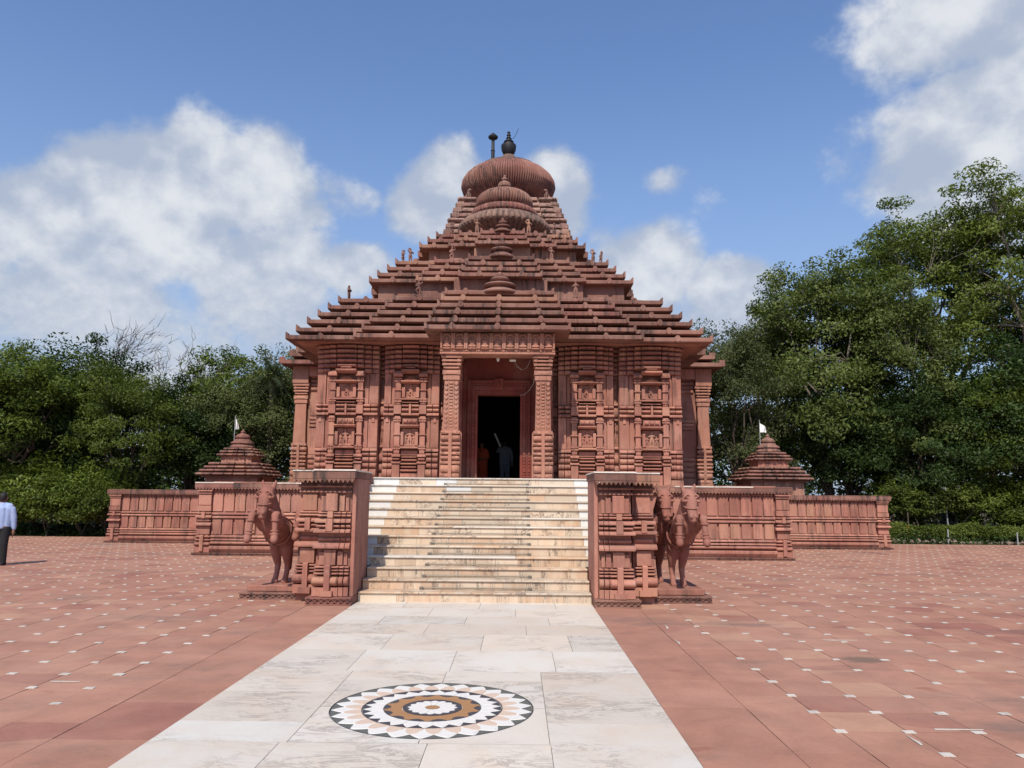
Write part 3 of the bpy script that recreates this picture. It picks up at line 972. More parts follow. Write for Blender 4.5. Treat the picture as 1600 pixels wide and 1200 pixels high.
def plinth_wall(name, label, F, x0, x1, y, H, pitch, posts, capped):
    """front wall along x in the frame F; face at local y"""
    wl = thing(name, label, 'wall', tuple(F @ Vector(((x0 + x1) / 2, y, 0))), 'carved plinth walls beside the steps')
    k = H / 1.86
    MB(F).box(x0, x1, y + .03, y + .30, 0, 1.72 * k).build('wall_core', STONE, wl)
    lattice(MB(F), x0 - .05, x1 + .05, y - .16, 0, .075 * k, .05).build('pierced_base', ROOF, wl)
    edges = sorted([x0, x1] + [p for p in posts])
    segs = []
    cur = x0
    for p in sorted(posts):
        if p - .2 > cur + .1:
            segs.append((cur, p - .19))
        cur = p + .19
    if x1 > cur + .1:
        segs.append((cur, x1))
    for p in posts:
        stone_post(wl, F, p, .36, y, H)
    for (a, b) in segs:
        n = max(1, int(round((b - a) / 1.1)))
        for i in range(n):
            u0, u1 = a + (b - a) * i / n + .002, a + (b - a) * (i + 1) / n - .002
            for (u, z0, z1, p) in (('eave_s', .08, .245, .15), ('cushion_s', .27, .36, .14), ('ledge_s', .38, .43, .11), ('ledge_s', .455, .515, .10), ('ledge_s', .94, 1.0, .09), ('ledge_s', 1.03, 1.09, .09)):
                place(u, 'band_stone', wl, F, u0, u1, y + .03, p, z0 * k, z1 * k)
        n = max(1, int(round((b - a) / pitch)))
        s = (b - a) / n
        for i in range(n):
            u = a + s * i
            o = MB(F).box(u + .012, u + s - .035, y - .02, y + .028, 1.12 * k, 1.60 * k)
            scallops(o, u + .012, u + s - .035, y - .02, 1.60 * k, 1.66 * k, s / 3, .03)
            o.build('upper_panel', STONE, wl, bevel=.0)
            MB(F).box(u + .012, u + s - .045, y - .025, y + .028, .535 * k, .92 * k).build('lower_panel', STONE, wl)
    # cornice, its pointed fringe and the marble coping
    n = max(2, int(round((x1 - x0) / 1.0)))
    for i in range(n):
        u0, u1 = x0 - .06 + (x1 - x0 + .12) * i / n, x0 - .06 + (x1 - x0 + .12) * (i + 1) / n
        c = MB(F).box(u0 + .001, u1 - .001, y - .14, y + .34, 1.73 * k, 1.83 * k)
        scallops(c, u0 + .001, u1 - .001, y - .135, 1.665 * k, 1.73 * k, .085, .03)
        c.build('cornice_stone', ROOF, wl)
        if capped and i % 3 != 1:
            MB(F).box(u0 + .004, u1 - .004, y - .155, y + .345, 1.832 * k, 1.862 * k).build('coping_slab', MARBLE, wl, bevel=.004)
        else:
            MB(F).box(u0 + .004, u1 - .004, y - .13, y + .335, 1.832 * k, 1.855 * k).build('coping_slab', ROOF, wl, bevel=.004)
    return wl


for sgn, side in ((-1, 'left'), (1, 'right')):
    F = Matrix.Identity(4)
    x0, x1 = sorted((sgn * 7.72, sgn * 2.74))
    plinth_wall('plinth_wall', 'nearer panelled red sandstone plinth wall behind the rearing horses, %s of the steps' % side, F, x0, x1, 20.3, 1.88, .30, [sgn * 7.52, sgn * 3.9], True)
    x0, x1 = sorted((sgn * 12.5, sgn * 7.98))
    plinth_wall('plinth_wall', 'farther low panelled red sandstone wall reaching out to the trees on the %s' % side, F, x0, x1, 25.0, 1.70, .275, [sgn * 12.3, sgn * 8.6], False)
    # returns running back from the corners
    Fr = Matrix.Translation((sgn * 7.72, 20.6, 0)) @ Matrix.Rotation(sgn * math.pi / 2, 4, 'Z')
    wlr = thing('plinth_wall', 'short side return of the nearer plinth wall on the %s' % side, 'wall', (sgn * 7.72, 22.6, 0), 'carved plinth walls beside the steps')
    a, b = (0.03, 5.2) if sgn > 0 else (-5.2, -.03)
    mbx = MB(Fr).box(a, b, -.0, .25, 0, 1.72)
    mbx.build('wall_core', STONE, wlr)
    for (u, z0, z1, p) in (('block_s', .0, .075, .16), ('eave_s', .08, .245, .15), ('cushion_s', .27, .36, .14), ('ledge_s', .38, .43, .11), ('ledge_s', .94, 1.0, .09), ('ledge_s', 1.03, 1.09, .09), ('block_r', 1.73, 1.86, .14)):
        place(u, 'band_stone', wlr, Fr, a, b, .0, p, z0, z1)
    for q in range(14):
        u = a + .1 + q * .36
        if u + .25 < b:
            place('block_s', 'panel', wlr, Fr, u, u + .25, 0, .04, 1.12, 1.62)
            place('block_s', 'panel', wlr, Fr, u, u + .25, 0, .04, .535, .92)
    Fr = Matrix.Translation((sgn * 12.5, 25.3, 0)) @ Matrix.Rotation(sgn * math.pi / 2, 4, 'Z')
    wlr = thing('plinth_wall', 'side return of the farther low wall towards the trees on the %s' % side, 'wall', (sgn * 12.5, 30, 0), 'carved plinth walls beside the steps')
    a, b = (0.03, 12) if sgn > 0 else (-12, -.03)
    MB(Fr).box(a, b, .0, .25, 0, 1.56).build('wall_core', STONE, wlr)
    for (u, z0, z1, p) in (('block_s', .0, .075, .16), ('eave_s', .08, .23, .15), ('cushion_s', .25, .33, .14), ('ledge_s', .86, .92, .09), ('block_r', 1.58, 1.70, .14)):
        place(u, 'band_stone', wlr, Fr, a, b, .0, p, z0, z1)

# ------------------------------------------------------------------ flanking piers of the stair
def pier(sgn, side):
    F = IDENT if sgn > 0 else Matrix.Diagonal((-1, 1, 1, 1))
    root = thing('stair_pier', 'stacked red sandstone pier with marble cap flanking the steps on the %s' % side, 'pier', (sgn * 2.2, 12.0, 0), 'piers flanking the steps')
    X0, X1 = 1.80, 2.33          # inner pier, from the stair outwards
    yf = 11.66
    MB(F).box(X0, X1, yf, 12.62, .0, 1.80).build('pier_core', STONE, root)
    # plain slab closing the pier towards the steps
    MB(F).box(X0 - .022, X0 + .035, yf - .05, 12.64, .112, 1.835).build('side_slab', STONE, root, bevel=.006)
    lat = lattice(MB(F), X0 - .03, 2.44, 11.45, 0, .112, .05, .03)
    lat.box(X0 - .03, 2.44, 11.54, 12.62, .0, .111)
    lat.build('pierced_base', ROOF, root)
    rows = [('block', .115, .245, .14, .05), ('cushion', .255, .40, .19, .08), ('cushion', .415, .458, .14, .04), ('cushion', .466, .503, .13, .03), ('cushion', .510, .547, .13, .03),
            ('ledge', .80, .882, .17, .06), ('cushion', .905, .965, .07, -.02), ('ledge', 1.03, 1.085, .18, .06), ('cushion', 1.10, 1.155, .14, .03), ('ledge', 1.175, 1.235, .16, .04),
            ('cushion', 1.26, 1.30, .11, .0), ('cushion', 1.305, 1.338, .10, -.02), ('ledge', 1.62, 1.665, .11, .0), ('ledge', 1.70, 1.745, .13, .03)]
    cutsx = [X0 + .04, X0 + .115, X0 + .19, X1 + .02]
    for (u, z0, z1, p, wd) in rows:
        xs = list(cutsx)
        xs[-1] = X1 + .02 + wd * .5
        for a, b in zip(xs, xs[1:]):
            q = p * (.86 if b < X0 + .16 else (.94 if b < X0 + .24 else 1.0))
            place(u + '_s', 'pier_stone', root, F, a + .004, b - .004, yf + .02, q, z0, z1)
    for (z0, z1) in ((.556, .792), (1.345, 1.61)):
        place('block_s', 'pier_panel', root, F, X0 + .25, X1 - .11, yf + .02, .11, z0, z1)
        place('block_s', 'pier_panel', root, F, X0 + .15, X0 + .225, yf + .02, .075, z0, z1 - .03)
        place('block_s', 'pier_panel', root, F, X0 + .085, X0 + .135, yf + .02, .055, z0, z1 - .06)
        place('block_s', 'pier_panel', root, F, X1 - .105, X1 - .03, yf + .02, .075, z0, z1 - .04)
    xc = X0 + .345
    for (z0, z1, p, hw) in ((.13, .57, .205, .042), (1.05, 1.24, .19, .05), (1.25, 1.345, .14, .04), (.12, .20, .215, .085)):
        place('block_s', 'pier_strap', root, F, xc - hw, xc + hw, yf + .02, p, z0, z1)
    # slimmer outer pillar, set back
    O0, O1 = 2.40, 2.72
    yo = 11.98
    MB(F).box(X1, O1 + .02, yo + .10, 12.62, .0, 1.80).build('recess_wall', STONE, root)
    MB(F).box(O0, O1, yo, yo + .13, .0, 1.78).build('pillar_core', STONE, root)
    for (u, z0, z1, p, wd) in rows:
        place(u + '_s', 'pillar_stone', root, F, O0 - .0 - wd * .4, O1 + wd * .6, yo + .02, p * .85, z0, z1)
        if u == 'cushion' and z0 < .6 or u == 'ledge' and 1.0 < z0 < 1.3:
            place(u + '_s', 'recess_stone', root, F, X1 + .03, O0 - .035, yo + .12, p * .7, z0, z1)
    for (z0, z1, p) in ((.556, .792, .09), (1.345, 1.61, .06)):
        place('block_s', 'pillar_panel', root, F, O0 + .05, O1 - .05, yo + .02, p, z0, z1)
    xo = (O0 + O1) / 2
    for (z0, z1, p, hw) in ((.13, .57, .18, .038), (1.05, 1.24, .165, .04), (.12, .21, .19, .09)):
        place('block_s', 'pillar_strap', root, F, xo - hw, xo + hw, yo + .02, p, z0, z1)
    # cornice with pointed fringe, marble cap
    for (a, b, y0) in ((X0 - .03, 2.39, 11.43), (2.393, 2.80, 11.78)):
        c = MB(F).box(a, b, y0, 12.75, 1.835, 1.938)
        scallops(c, a + .01, b, y0 + .005, 1.765, 1.835, .068, .03)
        c.build('cornice_stone', ROOF, root, bevel=.0)
        MB(F).box(a - .012, b + .002, y0 - .014, 12.76, 1.940, 1.962).build('marble_cap', MARBLE, root, bevel=.004)
    # cheek wall running back beside the steps
    MB(F).box(2.34, 2.74, 12.64, 16.38, .0, 1.86).build('cheek_wall', STONE, root)
    MB(F).box(2.32, 2.78, 12.78, 16.38, 1.862, 1.952).build('cheek_coping', STONE, root, bevel=.006)
    return root


for sgn, side in ((-1, 'left'), (1, 'right')):
    pier(sgn, side)

# ------------------------------------------------------------------ rearing horses on their pedestals
def pedestal(sgn, side):
    F = IDENT if sgn > 0 else Matrix.Diagonal((-1, 1, 1, 1))
    root = thing('statue_pedestal', 'low pierced sandstone pedestal under the rearing horses on the %s' % side, 'pedestal', (sgn * 3.1, 12.5, 0), 'horse pedestals')
    lat = lattice(MB(F), 2.445, 3.60, 12.0, 0, .105, .05, .03)
    lat.box(2.445, 3.60, 12.092, 13.75, 0, .104)
    lat.build('pierced_base', ROOF, root)
    MB(F).box(2.76, 3.52, 12.13, 13.6, .106, .205).build('top_slab', STONE, root, bevel=.012)


def horse(x, y, rz, label, scl=1.0):
    root = thing('horse_statue', label, 'horse statue', (x, y, .205), 'rearing stone horses beside the steps', rz, (scl,) * 3)
    link('body', HORSE_ME, root, local=True)
    for sx in (1, -1):
        # rings above the hooves and below the knees, bridle and saddle girth
        for (z, r, yy) in ((.80, .072, -.79), (.845, .064, -.785), (1.0, .070, -.768)):
            b = MB()
            b.tube([(sx * .193 + (.0), yy, z - .011), (sx * .193, yy, z), (sx * .193, yy, z + .011)], [r * .96, r, r * .96], 14)
            link('leg_ring', b.mesh('leg_ring', HORSE, 40), root, local=True)
        rein = MB().tube([(sx * .10, -.80, 1.16), (sx * .16, -.68, 1.10), (sx * .185, -.52, 1.06), (sx * .225, -.30, .99), (sx * .235, -.14, .92)], .014, 6)
        link('rein', rein.mesh('rein', HORSE, 40), root, local=True)
        g = MB().tube([(0, -.872, 1.225), (sx * .05, -.852, 1.225), (sx * .084, -.80, 1.235), (sx * .108, -.73, 1.26), (sx * .115, -.68, 1.36)], .012, 6)
        link('bridle', g.mesh('bridle', HORSE, 40), root, local=True)
        g = MB().tube([(sx * .06, -.79, 1.395), (sx * .098, -.78, 1.39), (sx * .122, -.75, 1.36)], [.012, .017, .010], 6)
        link('eyebrow', g.mesh('eyebrow', HORSE, 40), root, local=True)
        nz = MB().lathe([(.0, -.014), (.016, -.008), (.019, 0), (.016, .008), (0, .014)], 8, (sx * .040, -.893, 1.10))
        link('nostril', nz.mesh('nostril', HORSE, 60), root, local=True)
        sc = []
        for i in range(15):
            a = i / 14 * math.pi * 1.9
            rr = .042 * (1 - i / 20)
            sc.append((sx * (.058 + rr * math.cos(a)), -.806 + .02 * (i / 14) - rr * math.sin(a) * -.25, 1.40 + rr * math.sin(a) * .9))
        link('forehead_scroll', MB().tube(sc, .013, 6).mesh('forehead_scroll', HORSE, 40), root, local=True)
        e = MB().lathe([(.0, -.026), (.026, -.017), (.034, 0), (.026, .017), (.0, .026)], 10, (sx * .100, -.79, 1.335))
        link('eye', e.mesh('eye', HORSE, 60), root, local=True)
    girth = [(.222 * math.cos(a), -.16 + .03 * math.sin(a), .825 + .222 * math.sin(a)) for a in [i / 24 * 2 * math.pi for i in range(25)]]
    link('saddle_girth', MB().tube(girth, .017, 6).mesh('saddle_girth', HORSE, 40), root, local=True)
    coll = [(.19 * math.cos(a), -.46 - .08 * math.sin(a) * -1, 1.03 + .13 * math.sin(a)) for a in [i / 24 * 2 * math.pi for i in range(25)]]
    link('collar', MB().tube(coll, .018, 6).mesh('collar', HORSE, 40), root, local=True)
    return root


for sgn, side in ((-1, 'left'), (1, 'right')):
    pedestal(sgn, side)
horse(-3.12, 12.42, R(-4), 'rearing red stone horse in front, left of the marble steps')
horse(-2.60, 13.05, R(-3), 'rearing stone horse half hidden behind the left pier')
horse(3.20, 12.48, R(4), 'rearing red stone horse in front, right of the marble steps')
horse(2.93, 13.02, R(3), 'second rearing stone horse, between the front one and the right pier')

# ------------------------------------------------------------------ the temple
HC = Vector((0, 31.0, 0))
temple = thing('temple', 'red sandstone temple with stepped pyramid roof, porch and ribbed dome tower', 'temple', (0, 31, 1.95))
SIDES = [Matrix.Translation(HC) @ Matrix.Rotation(a, 4, 'Z') for a in (0, -math.pi / 2, math.pi / 2, math.pi)]
FRONT = SIDES[0]
Z0 = 1.95
WB = -5.56          # face of the wall behind the carved bays

# walls of the hall, hollow, with the doorway in front
hw = MB(FRONT)
hw.box(-6.02, -1.06, WB, WB + .5, Z0, 6.49).box(1.06, 6.02, WB, WB + .5, Z0, 6.49).box(-1.058, 1.058, WB + .03, WB + .5, 5.44, 6.49)
hw.box(-6.0, -5.5, WB + .5, 5.8, Z0, 6.49).box(5.5, 6.0, WB + .5, 5.8, Z0, 6.49).box(-5.5, 5.5, 5.3, 5.8, Z0, 6.49)
hw.box(-5.5, 5.5, -5.3, 5.3, 6.2, 6.49)
hw.build('hall_wall', STONE, temple)
MB(FRONT).box(-5.5, 5.5, -5.3, 5.3, 1.9495, 1.956).build('hall_floor', plain('dark_floor', (.05, .045, .04), .5), temple)
DARKWALL = plain('dark_wall', (.035, .028, .025), .9)  # even near-black colour for the inside of the hall
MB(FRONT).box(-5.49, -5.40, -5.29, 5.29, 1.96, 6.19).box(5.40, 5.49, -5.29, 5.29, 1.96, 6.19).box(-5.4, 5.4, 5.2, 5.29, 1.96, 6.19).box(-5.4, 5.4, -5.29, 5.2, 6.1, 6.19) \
    .box(-5.4, -1.1, -5.295, -5.25, 1.96, 6.1).box(1.1, 5.4, -5.295, -5.25, 1.96, 6.1).build('hall_lining', DARKWALL, temple)


def niche_figure(parent, F, xc, y, z, h, kind=0, depth=.5, wid=1.0):
    me = RELIEF[kind]
    o = bpy.data.objects.new('relief_figure', me)
    COL.objects.link(o)
    o.parent = parent
    o.matrix_basis = F @ Matrix.Translation((xc, y, z)) @ Matrix.Diagonal((h * wid, h * depth, h, 1))
    return o


RELIEF = []
for st_ in STAT:
    c = st_.copy()
    c.materials.clear()
    c.materials.append(STONE)
    RELIEF.append(c)
SEAT_S = SEATED


def bay(F, xs, detail=True):
    """one carved bay: xs = outer edge of inner wing, pilaster, niche, niche, pilaster, wing (local x, ascending)"""
    x0, p0, n0, n1, p1, x1 = xs
    part = MB(F).box(x0, x1, WB - .32, WB + .004, Z0, 6.48).build('facade_bay', STONE, temple)
    yb = WB - .318
    wings = ((x0, p0), (p1, x1))
    base = [('block', 1.952, 2.13, .20), ('cushion', 2.15, 2.42, .25), ('cushion', 2.45, 2.61, .18), ('cushion', 2.64, 2.80, .18), ('cushion', 2.83, 2.96, .16), ('ledge', 2.985, 3.09, .20)]
    for (a, b) in wings:
        m = (a + b) / 2
        for (u, z0, z1, p) in base:
            for q_, (c, d) in enumerate(((a, m), (m, b))):
                outer = (q_ == 0) == (a == x0)
                place(u + '_s', 'base_stone', part, F, c + .003, d - .003, yb, p * (.72 if outer else 1.0), z0, z1)
        for (z0, z1, cut) in ((3.10, 4.14, .22), (4.54, 5.545, .0)):
            w_ = b - a
            inner_first = (a == x0)
            q0, q1 = (a + .0, a + w_ * .66) if inner_first else (a + w_ * .34, b)
            r0, r1 = (a + w_ * .70, b) if inner_first else (a, a + w_ * .30)
            place('block_s', 'wing_panel', part, F, q0 + .012, q1 - .012, yb, .095, z0, z1)
            place('block_s', 'wing_strip', part, F, r0 + .01, r1 - .005, yb, .055, z0, z1)
            if cut:
                place('block_s', 'panel_drop', part, F, (q0 + q1) / 2 - .04, (q0 + q1) / 2 + .05, yb - .09, .035, z1 - .2, z1 - .01)
    # pilasters
    for (a, b) in ((p0, n0), (n1, p1)):
        c = (a + b) / 2
        for (u, z0, z1, p, wd) in (('block', 1.952, 2.58, .27, .0), ('ledge', 2.59, 2.67, .31, .03), ('cushion', 2.69, 2.78, .29, .0), ('ledge', 2.80, 2.9, .30, .02), ('block', 2.905, 4.15, .20, -.03),
                                   ('block', 4.20, 4.50, .255, .0), ('block', 4.51, 5.42, .20, -.03), ('ledge', 5.43, 5.62, .33, .03)):
            place(u + '_s', 'pilaster_stone', part, F, a - wd, b + wd, yb, p, z0, z1)
        for zz in (3.06, 3.96, 4.60, 5.27):
            for q in range(2):
                for (c0, c1) in ((a - .005, c - .012), (c + .012, b + .005)):
                    place('block_s', 'pilaster_block', part, F, c0, c1, yb, .235, zz + q * .075, zz + q * .075 + .052)
        for zz in (3.52, 4.98):
            place('ledge_s', 'pilaster_band', part, F, a - .005, b + .005, yb, .245, zz, zz + .045)
    # middle band
    for (z0, z1, u) in ((4.155, 4.255, 'ledge'), (4.275, 4.40, 'cushion'), (4.42, 4.53, 'cushion')):
        for (a, b) in wings:
            m = (a + b) / 2
            for (c, d) in ((a, m), (m, b)):
                place(u + '_s', 'band_stone', part, F, c + .003, d - .003, yb, .21, z0, z1)
        nm = (n0 + n1) / 2
        for (c, d) in ((n0, nm - .03), (nm + .03, n1)):
            place(u + '_s', 'band_stone', part, F, c + .006, d, yb, .25, z0, z1)
    nm = (n0 + n1) / 2
    place('block_s', 'band_strap', part, F, nm - .032, nm + .032, yb, .28, 4.15, 4.53)
    # niches
    hwid = (n1 - n0) / 2
    def nb(u, z0, z1, p, k=1.0, nme='niche_stone'):
        return place(u + '_s', nme, part, F, nm - hwid * k, nm + hwid * k, yb, p, z0, z1)
    nb('block', 1.955, 2.30, .22, .92, 'relief_panel')
    for q in (-.55, 0, .55):
        niche_figure(part, F, nm + q * hwid, yb - .215, 1.98, .29, (0, 2, 1)[int(q * 2) % 3], .45)
    for (z0, z1, p, k) in ((2.33, 2.41, .30, .98), (2.44, 2.52, .26, .9), (2.55, 2.62, .29, .95), (2.66, 2.74, .25, .88), (2.77, 2.83, .24, .86)):
        nb('cushion', z0, z1, p, k)
    nb('block', 2.86, 3.02, .14, .9)
    nb('ledge', 3.08, 3.16, .31, .98, 'niche_sill')
    # lower shrine
    nb('block', 3.17, 3.74, .10, .86, 'niche_back')
    for s in (-1, 1):
        place('block_s', 'niche_jamb', part, F, nm + s * hwid * .80 - .045, nm + s * hwid * .80 + .045, yb, .26, 3.17, 3.62)
        niche_figure(part, F, nm + s * hwid * .46, yb - .12, 3.2, .34, 0, .6)
    niche_figure(part, F, nm, yb - .13, 3.2, .50, 0, .75, 1.1)
    place('ledge_s', 'niche_stool', part, F, nm - hwid * .6, nm + hwid * .6, yb, .22, 3.165, 3.205)
    nb('eave', 3.76, 3.85, .36, 1.02, 'niche_hood')
    nb('block', 3.88, 4.06, .20, .82, 'frieze_panel')
    for q in range(3):
        place('cushion_s', 'frieze_boss', part, F, nm + (q - 1) * hwid * .5 - .07, nm + (q - 1) * hwid * .5 + .07, yb - .19, .06, 3.91, 4.03)
    # upper shrine
    nb('ledge', 4.57, 4.62, .27, .9)
    nb('ledge', 4.66, 4.735, .33, .98, 'niche_sill')
    nb('block', 4.74, 5.22, .10, .84, 'niche_back')
    for s in (-1, 1):
        place('block_s', 'niche_jamb', part, F, nm + s * hwid * .78 - .05, nm + s * hwid * .78 + .05, yb, .25, 4.74, 5.08)
    niche_figure(part, F, nm, yb - .13, 4.76, .42, 1, .75, 1.1)
    place('ledge_s', 'niche_stool', part, F, nm - hwid * .55, nm + hwid * .55, yb, .22, 4.737, 4.775)
    nb('eave', 5.215, 5.30, .36, 1.02, 'niche_hood')
    for (z0, z1, p, k) in ((5.305, 5.345, .30, .72), (5.35, 5.385, .28, .52), (5.388, 5.44, .26, .34)):
        nb('cushion', z0, z1, p, k, 'hood_tier')
    nb('eave', 5.53, 5.66, .44, .98, 'upper_hood')
    nb('ledge', 5.69, 5.76, .45, .5, 'upper_hood')
    # corbels swelling out towards the eave
    cuts = [x0, (x0 + p0) / 2, p0, n0, n1, p1, (p1 + x1) / 2, x1]
    ext = [-.06, .01, .09, .14, .09, .01, -.06]
    for i in range(6):
        z0 = 5.55 + i * .157
        for j in range(7):
            if i == 0 and 2 <= j <= 4:
                continue
            pp = .20 + i * .022 + ext[j] * (1 + .06 * i)
            place('cushion_s', 'corbel_stone', part, F, cuts[j] + .003, cuts[j + 1] - .003, yb, pp, z0 + .004, z0 + .154)
    return part


BAY_A = (3.95, 4.43, 4.65, 5.33, 5.56, 5.99)
BAY_B = (1.95, 2.36, 2.59, 3.18, 3.42, 3.77)
for xs in (BAY_A, BAY_B):
    bay(FRONT, xs)
    bay(FRONT, tuple(-x for x in reversed(xs)))
# recesses between the bays, each with two tall carved figures
for xc in (-3.86, 3.86, -1.86, 1.86):
    part = MB(FRONT).box(xc - .085, xc + .085, WB - .04, WB + .003, Z0, 6.48).build('facade_recess', STONE, temple)
    for (z, h) in ((3.22, .78), (4.66, .74)):
        niche_figure(part, FRONT, xc, WB - .08, z, h, 0, .45, .42)
        place('ledge_s', 'recess_ledge', part, FRONT, xc - .085, xc + .085, WB - .03, .11, z - .09, z)
        place('ledge_s', 'recess_ledge', part, FRONT, xc - .085, xc + .085, WB - .03, .12, z + h + .06, z + h + .14)
    for i in range(6):
        place('cushion_s', 'corbel_stone', part, FRONT, xc - .088, xc + .088, WB - .03, .13 + .02 * i, 5.555 + i * .157, 5.70 + i * .157)
    for (z0, z1) in ((1.96, 2.3), (2.35, 2.6), (2.65, 2.95), (4.17, 4.5)):
        place('cushion_s', 'base_stone', part, FRONT, xc - .088, xc + .088, WB - .03, .14, z0, z1)
# side walls: banded, with plain pilasters
for F in SIDES[1:3]:
    for s in (-1, 1):
        a, b = sorted((s * 1.9, s * 5.98))
        part = MB(F).box(a, b, WB - .14, WB - .19, Z0, 6.47).build('side_facade', STONE, temple)
        for (u, z0, z1, p) in (('block', 1.955, 2.13, .12), ('cushion', 2.15, 2.42, .17), ('cushion', 2.45, 2.61, .12), ('cushion', 2.64, 2.80, .12), ('ledge', 2.985, 3.09, .14), ('ledge', 4.155, 4.255, .13),
                               ('cushion', 4.275, 4.40, .13), ('cushion', 4.42, 4.53, .13)) + tuple(('cushion', 5.555 + .157 * i, 5.70 + .157 * i, .14 + .045 * i) for i in range(6)):
            for q in range(6):
                c, d = a + (b - a) * q / 6, a + (b - a) * (q + 1) / 6
                place(u + '_s', 'side_stone', part, F, c + .004, d - .004, WB - .18, p, z0, z1)
        for q in range(6):
            c = a + (b - a) * (q + .5) / 6
            for (z0, z1) in ((3.1, 4.14), (4.54, 5.54)):
                place('block_s', 'side_panel', part, F, c - .26, c + .26, WB - .18, .07 + .05 * (q % 2), z0, z1)


# porches: two columns carrying a carved beam; the front one has nine seated reliefs
def column(F, xc, yc, parent, detail=True):
    h = .27
    root = MB(F).frustum(xc, yc, 3.50, h - .03, h - .03, 5.08, h - .06, h - .06).box(xc - h + .06, xc + h - .06, yc - h + .06, yc + h - .06, Z0, 3.52).build('porch_column', CARVED, parent, bevel=.008)
    def ring(u, z0, z1, p):
        # a square ring made of four sides
        for a in range(4):
            Fa = F @ Matrix.Translation((xc, yc, 0)) @ Matrix.Rotation(a * math.pi / 2, 4, 'Z')
            e = .0012 * a
            place(u + '_c', 'column_ring', root, Fa, -(h - .08 + p), h - .08 + p, -(h - .10), p + .02 + e, z0 + e, z1 - e)
    for (u, z0, z1, p) in (('block', 1.953, 2.12, .10), ('ledge', 2.13, 2.24, .085), ('cushion', 2.26, 2.50, .10), ('ledge', 2.52, 2.60, .11), ('cushion', 2.64, 2.76, .10), ('ledge', 2.80, 2.88, .11), ('cushion', 2.93, 3.05, .10),
                           ('ledge', 3.09, 3.17, .11), ('cushion', 3.21, 3.38, .10), ('ledge', 3.42, 3.52, .095), ('block', 5.06, 5.20, .055), ('ledge', 5.22, 5.36, .08), ('cushion', 5.39, 5.47, .06),
                           ('ledge', 5.50, 5.58, .09), ('ledge', 5.62, 5.70, .10), ('block', 5.73, 5.828, .12)):
        ring(u, z0, z1, p)
    for a in range(4):
        Fa = F @ Matrix.Translation((xc, yc, 0)) @ Matrix.Rotation(a * math.pi / 2, 4, 'Z')
        place('block_c', 'column_strap', root, Fa, -.05, .05, -h + .1, .155, 2.1, 3.5)
    if detail:
        # carved shaft: a ladder of small beads between two lozenge strips
        n = 15
        for i in range(n):
            z = 3.60 + i * 1.42 / n
            place('cushion_c', 'shaft_bead', root, F, xc - .05, xc + .05, yc - h + .075, .06, z, z + .07)
        for s in (-1, 1):
            place('block_c', 'shaft_strip', root, F, xc + s * .08 - .008, xc + s * .08 + .008, yc - h + .07, .05, 3.55, 5.03)
            for i in range(10):
                z = 3.58 + i * .145
                o = MB(F).prism([(xc + s * .15 - .055, z + .065), (xc + s * .15, z), (xc + s * .15 + .055, z + .065), (xc + s * .15, z + .13)], yc - h + .012, yc - h + .06)
                o.build('shaft_lozenge', CARVED, root)
    return root


